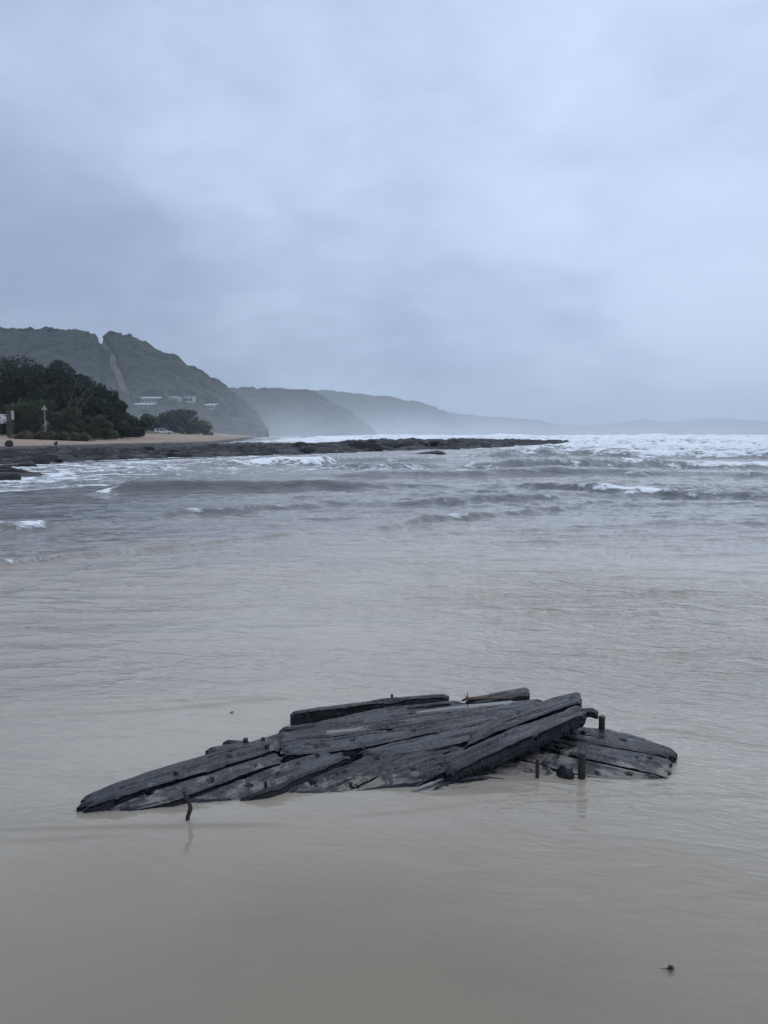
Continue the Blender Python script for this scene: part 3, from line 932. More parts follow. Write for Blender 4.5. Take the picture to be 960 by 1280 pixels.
# round-crowned trees that stand up from the hill's skyline
K_ = [(8, 411, 13), (22, 413, 10), (34, 411, 14), (50, 413, 12), (64, 411, 16), (80, 414, 12), (95, 415, 12), (108, 416, 16), (118, 421, 8),
      (133, 418, 9), (143, 416.5, 14), (157, 420, 11), (170, 426, 11), (184, 432, 10)]
for i, (px, top, wpx) in enumerate(K_):
    dist = float(np.interp(px, [-420, 0, 336], [720, 680, 560])) - 3
    gy = float(np.interp(px, [p[0] for p in h1sky], [p[1] for p in h1sky]))
    b = D(px, gy + 3.0, dist)
    h = D(px, top, dist)[2] - b[2]
    make_tree('skyline_tree', b, h, wpx * dist / FPX, ('small tree on the left lip of the notch in the near hill skyline' if i == 8 else 'small tree on the right lip of the notch in the near hill skyline' if i == 9 else
               'round-crowned tree on the near hill skyline left of the notch' if i < 8 else 'round-crowned tree on the near hill skyline right of the notch'), M['scrub_far'], 620 + i,
              nleaf=420, leaf=0.9, lobes_n=6, low=0.1, group='trees along the skyline of the near hill', trunk=0.3)

# ------------------------------------------------------------------ dune grass
def dune_grass(n):
    r_ = np.random.default_rng(77)
    t = r_.uniform(-75, 64, n * 3)
    d = np.abs(r_.normal(0, 2.6, n * 3)) + 22.6
    s = land_edge(t) + d
    x = A0[0] + t * U0[0] + s * N0[0]
    y = A0[1] + t * U0[1] + s * N0[1]
    keep = fbm(x * 0.35, y * 0.35, 3, 79) + r_.uniform(-.5, .5, len(x)) > -0.35
    x, y = x[keep][:n], y[keep][:n]
    m = len(x)
    z = ground_z(x, y) - 0.05
    h = r_.uniform(0.35, 0.95, m) * (0.8 + 0.5 * fbm(x * 0.4, y * 0.4, 2, 80))
    a = r_.uniform(0, 2 * math.pi, m)
    wv = 0.05 + 0.06 * r_.random(m)
    dx, dy = np.cos(a), np.sin(a)
    ln = h * r_.uniform(0.2, 0.7, m)
    la = a + math.pi / 2
    P0 = np.stack([x - dx * wv, y - dy * wv, z], -1)
    P1 = np.stack([x + dx * wv, y + dy * wv, z], -1)
    P2 = np.stack([x + np.cos(la) * ln * .4 + dx * wv * .7, y + np.sin(la) * ln * .4 + dy * wv * .7, z + h * .7], -1)
    P3 = np.stack([x + np.cos(la) * ln, y + np.sin(la) * ln, z + h], -1)
    return np.stack([P0, P1, P2, P3], 1).reshape(-1, 3), np.arange(m * 4).reshape(-1, 4)


v, f = dune_grass(16000)
tag(mesh_obj('dune_grass', v, f, M['grass'], smooth=False), 'olive and straw coloured grass along the top of the sand', 'grass', kind='stuff')
# wind-laid tussocks
for i, (px, py, wpx) in enumerate([(27, 530, 22), (47, 533, 18), (58, 535, 16), (74, 534, 20), (88, 536, 18), (100, 534, 16)]):
    dist = 88 + i * .6
    b = D(px, py + 6, dist)
    b[2] = ground_z(b[:1], b[1:2])[0]
    r_ = np.random.default_rng(930 + i)
    n = 420
    wd = wpx * dist / FPX
    x = r_.normal(0, wd * .22, n)
    y = r_.normal(0, wd * .13, n)
    h = r_.uniform(.5, 1.1, n) * (1 - np.minimum(np.abs(x) / wd, .8)) * 1.0
    ln = r_.uniform(.2, .7, n)
    a = r_.uniform(-.6, .6, n)
    P0 = np.stack([x - .04, y, 0 * x - .1], -1)
    P1 = np.stack([x + .04, y, 0 * x - .1], -1)
    P2 = np.stack([x + ln * .35 + .03, y + a * .3, h * .75], -1)
    P3 = np.stack([x + ln, y + a, h], -1)
    o = mesh_obj('grass_tussock', np.stack([P0, P1, P2, P3], 1).reshape(-1, 3), np.arange(n * 4).reshape(-1, 4), M['grass'], smooth=False)
    o.location = tuple(map(float, b))
    tag(o, ['pale wind-combed grass tussock beside the white notice board', 'grass tussock between the notice board and the triangular sign',
            'grass tussock directly below the triangular sign', 'grass tussock just right of the triangular sign post',
            'olive grass tussock second from the end of the row', 'last grass tussock at the right end of the row'][i], 'grass', 'tussocks on the dune')

# ------------------------------------------------------------------ signs, cars, houses
b = D(57, 543, 92)
b[2] = ground_z(b[:1], b[1:2])[0]
zt = D(57, 510, 92)[2] - b[2]
root = empty('warning_sign', b, 0.15)
MB().tube([(0, 0, -.3), (0, 0, zt + .3)], .035, 8).build('post', M['metal'], root, True)
s = .34
p = MB().prism([(-s, zt - s * .6), (s, zt - s * .6), (0, zt + s * .95)], -.055, -.04).build('plate', M['yellow'], root)
MB().prism([(-s * .13, zt - s * .3), (s * .13, zt - s * .3), (s * .08, zt + s * .35), (-s * .08, zt + s * .35)], -.062, -.058).build('symbol', M['black'], p)
tag(root, 'pale yellow triangular warning sign on a thin post in the dune', 'sign')

b = D(17, 543, 90)
b[2] = ground_z(b[:1], b[1:2])[0]
root = empty('notice_board', b)
z1, z0 = D(17, 513, 90)[2] - b[2], D(17, 524.5, 90)[2] - b[2]
MB().box((0, 0, (z1 + z0) / 2), (.30, .05, z1 - z0)).build('board', M['white'], root)
MB().tube([(0, .06, -.3), (0, .06, z1 - .1)], .05, 8).build('post', M['timber_post'], root, True)
tag(root, 'narrow white upright notice board beside the parked car', 'sign')
for i, px in enumerate((10.5, 13.8)):
    b = D(px, 543, 90.5)
    b[2] = ground_z(b[:1], b[1:2])[0]
    hh = D(px, 514, 90.5)[2] - b[2]
    mb = MB()
    mb.box((0, 0, hh / 2 - .2), (.22, .2, hh + .4))
    o = mb.build('timber_post', M['timber_post'])
    md = o.modifiers.new('bevel', 'BEVEL')
    md.width, md.segments = .03, 2
    o.location = tuple(map(float, b))
    tag(o, ['dark timber post next to the parked car', 'dark timber post between the other post and white notice board'][i], 'post', 'posts by the car park')


def make_car(loc, rz, label):
    """estate car, nose along +x"""
    root = empty('parked_car', loc, rz)
    L, W = 4.4, 1.75
    prof = [(-2.2, .35), (-2.2, .85), (-2.1, .98), (-1.95, 1.42), (-1.6, 1.5), (0.2, 1.5), (.95, 1.02), (1.9, .88), (2.18, .7), (2.2, .35)]
    body = MB().prism(prof, -W / 2, W / 2).build('body', M['car_white'], root)
    md = body.modifiers.new('bevel', 'BEVEL')
    md.width, md.segments, md.limit_method = .06, 2, 'ANGLE'
    for sy in (-1, 1):
        y = sy * (W / 2 + .004)
        for pts in ([(-1.85, 1.0), (-1.72, 1.38), (-.95, 1.4), (-.95, 1.0)], [(-.85, 1.0), (-.85, 1.4), (.15, 1.4), (.15, 1.0)], [(.22, 1.0), (.22, 1.38), (.72, 1.06), (.75, 1.0)]):
            MB().prism(pts, y - .006, y + .006).build('side_window', M['glass'], root)
        for x in (-1.35, 1.35):
            wmb = MB()
            wmb.tube([(x, sy * (W / 2 - .18), .32), (x, sy * (W / 2 + .02), .32)], .32, 20)
            wh = wmb.build('wheel', M['rubber'], root, False)
            MB().tube([(x, sy * (W / 2 + .015), .32), (x, sy * (W / 2 + .03), .32)], .19, 14).build('rim', M['metal'], wh)
        MB().box((-2.2, sy * .72, .82), (.06, .16, .24)).build('tail_lamp', M['red_lamp'], root)
        MB().box((2.17, sy * .62, .68), (.1, .3, .12)).build('headlight', M['glass'], root)
    MB().add([(-2.065, -.68, 1.03), (-2.065, .68, 1.03), (-1.975, .62, 1.37), (-1.975, -.62, 1.37), (-2.05, -.68, 1.03), (-2.05, .68, 1.03), (-1.96, .62, 1.37), (-1.96, -.62, 1.37)],
             [(0, 3, 2, 1), (4, 5, 6, 7), (0, 1, 5, 4), (2, 3, 7, 6), (0, 4, 7, 3), (1, 2, 6, 5)]).build('rear_window', M['glass'], root)
    MB().box((-2.22, 0, .48), (.08, 1.7, .16)).build('bumper', M['black'], root)
    return tag(root, label, 'car', 'parked cars')


b = D(6, 543, 94)
b[2] = ground_z(b[:1], b[1:2])[0]
make_car((b[0] - 1.95, b[1] + .5, D(3, 527.5, 94)[2] - .55), math.radians(176), 'white car parked behind the dune, cut by the left photo edge')
b = at_ground(204, 190)
make_car((b[0], b[1], D(204, 542.5, 190)[2] - .15), math.radians(20), 'white car parked below the hillside houses at the beach end')


def make_house(px, py, dist, wid, dep, hgt, roof, rmat, wmat, label, nwin, rz=0.0, deck=True):
    if dist < 0:                                            # where the hillside meets that sight line
        c2, s2 = math.cos(PITCH), math.sin(PITCH)
        fw = Yh1 * c2 - (Zh1 - CAM_H) * s2
        ph = 480 + FPX * Xh1 / fw
        pv = 640 - FPX * (Yh1 * s2 + (Zh1 - CAM_H) * c2) / fw
        k = np.argmin((ph - px) ** 2 + (pv - py) ** 2 + (np.arange(Xh1.shape[0])[:, None] > 200) * 1e6)
        b = np.array([Xh1.ravel()[k], Yh1.ravel()[k], Zh1.ravel()[k]])
        sc = b[1] / 420.0
        wid, dep, hgt = wid * sc, dep * sc, hgt * sc
    else:
        b = D(px, py, dist)
    root = empty('hillside_house', b, rz)
    MB().box((0, 0, hgt / 2 - 3), (wid, dep, hgt + 6)).build('wall', wmat, root)
    if roof == 'gable':
        poly = [(-wid / 2 - .5, hgt + .02), (wid / 2 + .5, hgt + .02), (wid / 2 + .5, hgt + .22), (0, hgt + wid * .17), (-wid / 2 - .5, hgt + .22)]
        MB().prism(poly, -dep / 2 - .6, dep / 2 + .6).build('roof', rmat, root)
    else:
        h2 = .55
        e = .7
        v = [(-wid / 2 - e, -dep / 2 - e, hgt + .02), (wid / 2 + e, -dep / 2 - e, hgt + .02), (wid / 2 + e, dep / 2 + e, hgt + .02), (-wid / 2 - e, dep / 2 + e, hgt + .02),
             (-wid / 2 - e, -dep / 2 - e, hgt + .35), (wid / 2 + e, -dep / 2 - e, hgt + .35), (wid / 2 + e, dep / 2 + e, hgt + .35 + h2 * 2), (-wid / 2 - e, dep / 2 + e, hgt + .35 + h2 * 2)]
        MB().add(v, [(0, 3, 2, 1), (4, 5, 6, 7), (0, 1, 5, 4), (1, 2, 6, 5), (2, 3, 7, 6), (3, 0, 4, 7)]).build('roof', rmat, root)
    st = wid / nwin
    for k in range(nwin):
        x = -wid / 2 + st * (k + .5)
        wn = MB().box((x, -dep / 2 - .03, hgt * .52), (st * .74, .1, hgt * .5)).build('window', M['white'], root)
        MB().box((x, -dep / 2 - .085, hgt * .52), (st * .66, .04, hgt * .42)).build('pane', M['glass'], wn)
    if deck:
        MB().box((0, -dep / 2 - 1.2, .1), (wid * 1.05, 2.3, .2)).build('deck', M['cream'], root)
        dk = MB()
        for k in range(9):
            dk.box((-wid / 2 + wid * k / 8, -dep / 2 - 2.3, .65), (.08, .08, .9))
        dk.box((0, -dep / 2 - 2.3, 1.12), (wid * 1.05, .1, .08))
        dk.build('railing', M['cream'], root)
    return tag(root, label, 'house', 'houses on the hillside')


make_house(190, 504.5, -1, 9.5, 7, 2.6, 'skillion', M['roof_light'], M['greywall'], 'long flat house with a bright roof edge, highest on the hillside at left', 5, .1)
make_house(181, 512.5, -1, 9.5, 7, 2.6, 'skillion', M['roof_light'], M['greywall'], 'flat grey house just below the highest long one', 4, .05)
make_house(218, 503.5, -1, 6.0, 6, 2.6, 'gable', M['roof_light'], M['cream'], 'pale gabled house in the middle of the hillside row', 3, -.1)
make_house(238, 504, -1, 4.6, 6, 3.2, 'gable', M['roof_grey'], M['cream'], 'small pale gabled house right of the middle one', 2, -.1)
make_house(264, 512, -1, 5.2, 6, 2.2, 'skillion', M['roof_light'], M['cream'], 'house with white deck lowest to the right above the wide tree', 3, -.2)
make_house(212, 525.5, 330, 8.0, 6, 1.8, 'gable', M['roof_grey'], M['greywall'], 'low grey-roofed house above the car at the beach end', 3, 0.0, False)
make_house(500, 524, 1500, 14, 10, 4, 'gable', M['roof_light'], M['cream'], 'tiny pale house far off on the third headland', 2, 0.0, False)
# ------------------------------------------------------------------ the wreck
wreck = empty('shipwreck', G(450, 950, 0.0))
tag(wreck, 'dark weathered timber hull fragment of a shipwreck half sunk in wet sand', 'shipwreck')
W0 = G(450, 950, 0.0)


def resample(P, n):
    P = np.array(P, float)
    d = np.concatenate([[0], np.cumsum(np.linalg.norm(np.diff(P, axis=0), axis=1))])
    t = np.linspace(0, d[-1], n)
    # smooth a little: Catmull style via cubic of each coordinate
    out = np.stack([np.interp(t, d, P[:, k]) for k in range(3)], 1)
    for _ in range(max(2, n // 14)):
        out[1:-1] = (out[:-2] + 2 * out[1:-1] + out[2:]) / 4
    return out, d[-1]


def plank(ea, eb, thick, seed, mat='wood', rag=(0.03, 0.03), holes=(), cracks=1, rough=1.0, crown=0.0, step=0.009, name='plank', gap=0.004, label=None):
    """a board between two photographed edges (px, py, z); worn top, ragged ends, bolt holes carved in"""
    la, _ = resample([G(*p) for p in ea], 80)
    lb, _ = resample([G(*p) for p in eb], 80)
    L = max(np.linalg.norm(np.diff(la, axis=0), axis=1).sum(), np.linalg.norm(np.diff(lb, axis=0), axis=1).sum())
    wd = np.linalg.norm(la - lb, axis=1).mean()
    n, m = max(12, int(L / step)), max(7, int(wd / step))
    tn = np.linspace(0, 1, n)
    r_ = np.random.default_rng(seed)
    cv2 = np.linspace(0, 1, m)
    # ragged ends: each column starts and stops at its own place
    s0 = rag[0] / L * (0.5 + 0.9 * fbm(cv2 * 5 + seed, cv2 * 0, 3, seed) + .3 * r_.random(m))
    s1 = 1 - rag[1] / L * (0.5 + 0.9 * fbm(cv2 * 5 - seed, cv2 * 0, 3, seed + 5) + .3 * r_.random(m))
    TT = s0[None, :] + (s1 - s0)[None, :] * tn[:, None]
    TT = np.clip(TT, 0, 1)
    idx = np.linspace(0, 1, 80)
    VV = np.broadcast_to(cv2, (n, m)).copy()
    g = gap / max(wd, .01)
    VE = g + VV * (1 - 2 * g)
    ej = 0.045 * fbm(TT * L * 9, TT * 0 + seed, 4, seed + 8)
    VE = VE + ej * np.where(VV < .5, (1 - VV * 2), (VV * 2 - 1)) * -np.sign(VV - .5) * 0.6
    pa = np.stack([np.interp(TT, idx, la[:, k]) for k in range(3)], -1)
    pb = np.stack([np.interp(TT, idx, lb[:, k]) for k in range(3)], -1)
    P = pa * (1 - VE[..., None]) + pb * VE[..., None]
    um, vm = TT * L, VV * wd
    grain = fbm(um * 2.5, vm * 70, 3, seed + 11, .6)
    lump = fbm(um * 6, vm * 16, 4, seed + 12)
    dz = rough * (0.0030 * grain + 0.0032 * lump)
    chip = fbm(um * 5, vm * 26, 4, seed + 15, .6)
    dz -= rough * 0.010 * sstep(0.36, 0.46, chip)            # splinters broken out along the grain
    flake = fbm(um * 3 + 40, vm * 9, 4, seed + 16, .6)
    dz += rough * 0.0030 * sstep(0.02, 0.08, flake)
    e = np.minimum(VV, 1 - VV) * wd
    ee = np.minimum(TT - s0[None, :], s1[None, :] - TT) * L
    dz -= 0.007 * np.exp(-(e / 0.008) ** 2) * (1 + 1.2 * np.maximum(fbm(um * 14, vm * 2, 3, seed + 13), 0))
    dz -= 0.016 * np.exp(-(ee / 0.018) ** 2)
    dz += crown * (1 - (2 * VV - 1) ** 2)
    for k in range(cracks):
        c = r_.uniform(.15, .85)
        a0 = r_.uniform(0, .6)
        a1 = a0 + r_.uniform(.2, .45)
        pos = c * wd + 0.012 * fbm(um * 5, um * 0, 3, seed + 30 + k)
        on = sstep(a0, a0 + .08, TT) * sstep(a1, a1 - .1, TT)
        dz -= on * 0.022 * np.exp(-((vm - pos) / 0.0045) ** 2)
    P[..., 2] += dz
    for hx, hy, hr in holes:
        q = G(hx, hy, float(P[..., 2].mean()))
        # keep the hole on the surface the eye meets there
        for _ in range(3):
            j = np.argmin((P[..., 0] - q[0]) ** 2 + (P[..., 1] - q[1]) ** 2)
            q = G(hx, hy, float(P.reshape(-1, 3)[j, 2]))
        dd = np.hypot(P[..., 0] - q[0], P[..., 1] - q[1])
        P[..., 2] -= 0.045 * sstep(hr * 1.15, hr * .75, dd)
    # skirts and underside
    th = np.broadcast_to(np.asarray(thick, float), (n,)) if np.ndim(thick) == 0 else np.interp(tn, np.linspace(0, 1, len(thick)), thick)
    ring = [(i, 0) for i in range(n)] + [(n - 1, j) for j in range(1, m)] + [(i, m - 1) for i in range(n - 2, -1, -1)] + [(0, j) for j in range(m - 2, 0, -1)]
    top = P.reshape(-1, 3)
    verts = [top]
    uvs = [np.stack([um, vm], -1).reshape(-1, 2)]
    ri = np.array([i * m + j for i, j in ring])
    rt = np.array([th[i] for i, j in ring])
    cen = P.mean(axis=(0, 1))
    faces = [grid_faces(n, m)]
    prev = ri
    base = len(top)
    nl = 5
    for k in range(1, nl + 1):
        q = top[ri].copy()
        q[:, 2] -= rt * k / nl
        wob = 0.006 * fbm(np.arange(len(ri)) * .11, np.full(len(ri), k * .9), 3, seed + 40) + 0.003 * r_.normal(size=len(ri))
        dirv = q[:, :2] - np.array([(P[min(i, n - 1), m // 2, 0], P[min(i, n - 1), m // 2, 1]) for i, j in ring])
        dn = dirv / (np.linalg.norm(dirv, axis=1)[:, None] + 1e-6)
        q[:, :2] += dn * (wob * rough - 0.004 * (k == nl))[:, None]
        verts.append(q)
        uu = uvs[0][ri].copy()
        uu[:, 1] += rt * k / nl
        uvs.append(uu)
        cur = base + np.arange(len(ri))
        faces.append(np.stack([prev, cur, np.roll(cur, -1), np.roll(prev, -1)], -1))
        prev = cur
        base += len(ri)
    verts.append(np.array([[*top.mean(0)[:2], q[:, 2].mean()]]))
    uvs.append(np.array([[0, 0]]))
    cap = np.stack([np.full(len(ri), base), np.roll(prev, -1), prev, prev], -1)
    V = np.vstack(verts) - W0
    UV = np.vstack(uvs)
    fl = np.vstack(faces)[:, ::-1]
    fl = [tuple(q) for q in fl.tolist()] + [(c[0], c[2], c[1]) for c in cap.tolist()]
    o = mesh_obj(name, V, fl, M[mat], wreck, True, uv=UV)
    if label:
        o['label'] = label
    return o


HR = 0.016
# outer hull boards at the left: seams run up to the right
plank([(90, 1001, .045), (140, 980, .060), (190, 962, .066), (280, 935, .062), (355, 914, .048)],
      [(96, 1011, .035), (140, 998, .062), (178, 986, .068), (262, 962, .066), (352, 934, .062)], .085, 1, rag=(.05, .03),
      holes=[(302, 932, .012), (244, 957, .010), (150, 985, .009), (285, 944, .012)], cracks=3, label='outermost board, its tip darkest')
plank([(117, 1016, .012), (150, 1003, .035), (182, 989, .052), (262, 965, .060), (352, 937, .058)],
      [(150, 1017, .004), (200, 1005, .022), (222, 999, .040), (290, 973, .052), (358, 949, .060)], .075, 2, rag=(.07, .03),
      holes=[(187, 991, HR), (263, 974, HR), (278, 960, HR * .9), (317, 957, HR), (231, 986, .011), (240, 968, .009), (330, 946, .011)], cracks=2)
plank([(228, 1001, .020), (292, 976, .050), (360, 951, .058), (420, 933, .068)],
      [(268, 1005, .000), (315, 992, .022), (380, 968, .052), (440, 944, .068)], .07, 3, rag=(.05, .05),
      holes=[(311, 988, HR), (264, 987, HR * .9), (345, 967, .012), (372, 955, .011), (396, 945, .012)], cracks=2)
# the raised edge beside it
plank([(291, 999, .016), (331, 984.5, .044), (389, 960.5, .066), (437, 940, .076)],
      [(300, 1001, .010), (336, 988, .042), (394, 964, .064), (445, 942, .076)], .06, 4, 'wood_dark', rag=(.05, .04), cracks=1, name='batten')
plank([(345, 992, .006), (395, 969, .040), (452, 946, .066), (525, 921, .088)],
      [(425, 993, -.004), (470, 970, .036), (530, 946, .075), (585, 932, .098)], .07, 5, rag=(.04, .03),
      holes=[(390, 976, HR), (436, 986, .014), (392, 990, .013), (470, 950, .011), (430, 966, .010)], cracks=3, rough=1.5)
plank([(425, 993, -.004), (470, 970, .036), (530, 946, .075), (585, 932, .098)],
      [(518, 984, .0), (550, 967, .052), (590, 950, .085), (622, 938, .112)], .06, 6, rag=(.05, .03), cracks=3, rough=1.6, holes=[(515, 962, .011), (560, 950, .010)])
# worn middle boards
plank([(345, 912, .036), (430, 894, .060), (500, 881, .082), (575, 874, .095)],
      [(343, 921, .044), (430, 905, .066), (510, 892, .088), (600, 882, .105)], .07, 7, rag=(.02, .05), cracks=3, rough=1.3)
plank([(343, 921, .044), (430, 905, .066), (510, 892, .088), (600, 882, .105), (680, 872, .135)],
      [(342, 931, .054), (430, 918, .072), (520, 905, .094), (600, 893, .118), (672, 880, .145)], .07, 8, rag=(.03, .03), cracks=4, rough=1.2, holes=[(495, 897, .011), (420, 912, .010), (560, 892, .010)])
plank([(342, 931, .054), (430, 918, .072), (520, 905, .094), (600, 893, .118), (650, 884, .138)],
      [(350, 944, .062), (440, 936, .080), (530, 918, .098), (600, 905, .124), (645, 893, .142)], .07, 9, rag=(.03, .03), cracks=4, rough=1.3, holes=[(487, 912, .016), (515, 912, .014), (440, 925, .012), (395, 932, .010)])
plank([(440, 940, .072), (530, 918, .098), (600, 905, .124), (645, 893, .142)],
      [(470, 947, .066), (540, 937, .090), (600, 922, .125), (640, 905, .150)], .07, 10, rag=(.04, .03), cracks=2, rough=1.1)
# heavy timbers lifted at the right
plank([(548, 950, .090), (590, 930, .128), (640, 908, .165), (700, 889, .205), (728, 878, .225)],
      [(560, 968, .060), (600, 948, .105), (650, 926, .150), (705, 903, .195), (737, 888, .215)], [.06, .085, .095, .085, .06], 11, rag=(.05, .04), cracks=3, crown=.002, rough=1.5, name='timber',
      label='heaviest timber, lifted clear of the sand with a dark underside')
plank([(585, 915, .128), (620, 894, .160), (690, 871, .215), (727, 862, .240)],
      [(575, 936, .112), (622, 913, .158), (690, 888, .212), (728, 875, .235)], [.06, .08, .085, .06], 12, rag=(.05, .02), cracks=3, crown=.002, rough=1.3, name='timber')
plank([(722, 883, .205), (748, 883, .215)], [(722, 890, .198), (748, 889, .205)], .03, 13, 'wood_dark', rag=(.0, .005), cracks=0, name='tenon', step=.006)
plank([(668, 909, .150), (716, 893, .180)], [(674, 914, .145), (722, 896, .178)], .045, 14, 'wood_dark', rag=(.02, .03), cracks=0, name='splinter', step=.006)
# back timbers
plank([(361, 889, .080), (430, 879, .092), (500, 870, .102), (562, 866, .105)],
      [(363, 892, .078), (430, 883, .092), (500, 874, .100), (562, 869, .102)], [.075, .075, .06, .04], 15, 'wood_dark', rag=(.012, .012), cracks=1, name='timber', gap=.0,
      label='long square timber along the far edge')
plank([(578, 874, .085), (620, 865, .110), (663, 858, .125)], [(582, 882, .085), (625, 874, .108), (663, 866, .118)], [.05, .07, .07], 16, rag=(.05, .015), cracks=1, crown=.012, name='timber')
plank([(503, 881, .105), (540, 878, .112), (569, 875, .112)], [(506, 884, .104), (540, 881, .110), (568, 879, .110)], .03, 17, 'wood_dark', rag=(.02, .01), cracks=0, name='splinter', step=.006)
plank([(348, 908, .060), (378, 904, .064), (400, 901, .066)], [(348, 912, .058), (376, 909, .064), (398, 905, .066)], .045, 18, 'wood_dark', rag=(.008, .03), cracks=0, name='splinter', step=.006)
plank([(275, 923, .045), (300, 924, .050), (318, 925, .050)], [(284, 929, .042), (300, 931, .046), (316, 930, .048)], .05, 19, 'wood_dark', rag=(.03, .02), cracks=0, name='splinter', step=.006)
plank([(256, 934, .058), (285, 929, .062), (325, 925, .06)], [(262, 941, .06), (290, 937, .066), (325, 933, .062)], .05, 20, rag=(.02, .02), cracks=0, name='splinter', step=.006)
# buried frames under the boards
plank([(330, 932, .00), (420, 920, .03), (520, 905, .05), (640, 890, .07)], [(250, 990, -.03), (400, 975, -.01), (500, 972, .0), (600, 940, .05)], .06, 21, 'wood_dark', cracks=0, step=.02, name='frame_timber')
for i, (px, py, zt) in enumerate([(594, 957, .065), (606, 953, .075), (640, 936, .09), (668, 925, .11)]):
    p0, p1 = G(px, py + 8, -.02), None
    q = G(px, py, zt)
    mb = MB()
    mb.tube([np.array([q[0], q[1] + .03, -.03]) - W0, np.array([q[0] + .004, q[1] + .03, zt * .5]) - W0, np.array([q[0], q[1] + .03, zt + .02]) - W0], [.016, .014, .015], 9, .25, i)
    mb.build('treenail', M['wood_dark'], wreck, True)
# lower boards at the right
plank([(625, 915, .055), (700, 905, .080), (752, 909, .078), (800, 920, .070), (852, 937, .050)],
      [(600, 922, .045), (686, 919, .066), (760, 932, .064), (815, 942, .056), (845, 947, .046)], .075, 31, rag=(.02, .05),
      holes=[(727, 916, .015), (750, 921, .016), (779, 925, .018)], cracks=2, rough=1.2, label='back board of the flat lower layer')
plank([(590, 925, .040), (686, 919, .064), (760, 932, .062), (815, 942, .054), (845, 948, .044)],
      [(580, 934, .030), (654, 929, .048), (710, 942, .044), (766, 955, .040), (838, 971, .018)], .07, 32, rag=(.02, .02),
      holes=[(692, 934, .012), (812, 952, .012), (796, 946, .010), (842, 966, .012)], cracks=2, rough=1.2)
plank([(575, 936, .030), (654, 930, .044), (710, 943, .040), (766, 956, .034), (836, 972, .012)],
      [(560, 950, .015), (640, 945, .028), (700, 962, .020), (760, 974, .006), (828, 978, -.006)], .07, 33, rag=(.02, .03),
      holes=[(696, 944, .013), (746, 966, .014), (786, 968, .014)], cracks=2, rough=1.5)
plank([(580, 944, .022), (640, 946, .026), (700, 962, .018)], [(575, 968, .002), (640, 973, -.002), (690, 977, -.008)], .05, 34, rag=(.03, .03), cracks=3, rough=1.8)

# film of water left lying on the worn middle boards
plank([(500, 887, .085), (550, 881, .097), (600, 878, .107), (655, 873, .131)], [(505, 895, .089), (550, 890, .099), (600, 886, .111), (650, 880, .137)], .004, 71, 'film', rag=(.15, .06), cracks=0, rough=.25, name='water_film')
plank([(390, 913, .068), (440, 909, .074), (475, 904, .081)], [(390, 920, .066), (440, 916, .074), (480, 909, .086)], .004, 72, 'film', rag=(.1, .1), cracks=0, rough=.25, name='water_film')

# bolts and pegs
def peg(px, py_top, py_base, zb, rad, lean=(0, 0), seed=0, mat='iron', name='bolt'):
    b = G(px, py_base, zb)
    d = ray(px, py_top)
    zt = CAM_H + d[2] * (b[1] / d[1])
    h = zt - b[2]
    mb = MB()
    pts = [b - W0 + np.array([lean[0] * k, lean[1] * k, h * k if k > 0 else -.04]) for k in (0, .35, .7, .97, 1.0)]
    mb.tube(pts, [rad, rad * .96, rad, rad * 1.04, rad * .85], 12, .12, seed)
    return mb.build(name, M[mat], wreck, True)


peg(752, 895, 911, .075, .018, seed=1)
peg(716, 893, 905, .080, .016, seed=2)
peg(727, 940, 969, .02, .019, seed=3)
peg(671.5, 948, 973, .0, .010, seed=4)
peg(220, 963, 970, .058, .013, seed=5)
peg(307, 923, 928, .052, .014, seed=6)
peg(334, 929.5, 934, .06, .012, seed=7)
peg(329, 922, 926, .05, .012, seed=9)
peg(332, 976, 980, .05, .007, seed=8)
peg(384, 888, 892, .08, .007, seed=10)
peg(490, 868, 872, .09, .008, seed=11)
# broken stub of a frame beside the bolt
v, f = rock_mesh(333)
b = G(709, 974, -.005)
o = mesh_obj('frame_stub', v * np.array([.052, .05, .085]) + (b - W0) + np.array([0, 0.02, .022]), f, M['wood_dark'], wreck, False, uv=np.zeros((len(v), 2)))
# pale splinters and crumbs lodged in front
plank([(508, 988, .012), (535, 976, .030), (562, 966, .036)], [(512, 990, .010), (537, 979, .026), (563, 968, .034)], .012, 41, 'pale_wood', rag=(.0, .02), cracks=0, name='splinter', step=.006, gap=0,
      label='pale grey splinter under the lifted edge')
plank([(528, 987, .012), (562, 979, .014)], [(530, 989, .010), (563, 981, .012)], .012, 42, 'pale_wood', rag=(.01, .01), cracks=0, name='splinter', step=.006, gap=0)
for i, (x0, y0, x1, y1, z) in enumerate([(536, 984, 566, 974, .02), (545, 978, 580, 970, .02), (555, 983, 600, 980, .012), (570, 972, 612, 966, .03), (598, 968, 640, 972, .012), (575, 963, 630, 958, .03)]):
    plank([(x0, y0, z), (x1, y1, z)], [(x0 + 2, y0 + 4, z - .01), (x1 + 2, y1 + 4, z - .008)], .025, 50 + i, 'wood_dark', rag=(.02, .03), cracks=0, name='splinter', step=.007)

# ------------------------------------------------------------------ loose things round the wreck
b = G(234, 1027, 0.0)
root_pts = [(234, 1030, -.03), (234.5, 1022, .02), (238, 1010, .055), (236.5, 1003, .075), (232, 995, .10), (230, 988, .125)]
pp = []
for px, py, z in root_pts:
    q = D(px, py, b[1])
    pp.append(np.array([q[0], b[1], q[2]]) - b)
pp[0] = np.array([pp[0][0], 0, -.05])
rod = MB()
rod.tube(pp, [.010, .009, .010, .008, .008, .011], 10, .3, 3)
o = rod.build('bent_iron_rod', M['iron'], None, True)
o.location = tuple(map(float, b))
tag(o, 'thin bent dark rod sticking up from the water before the wreck', 'rod')

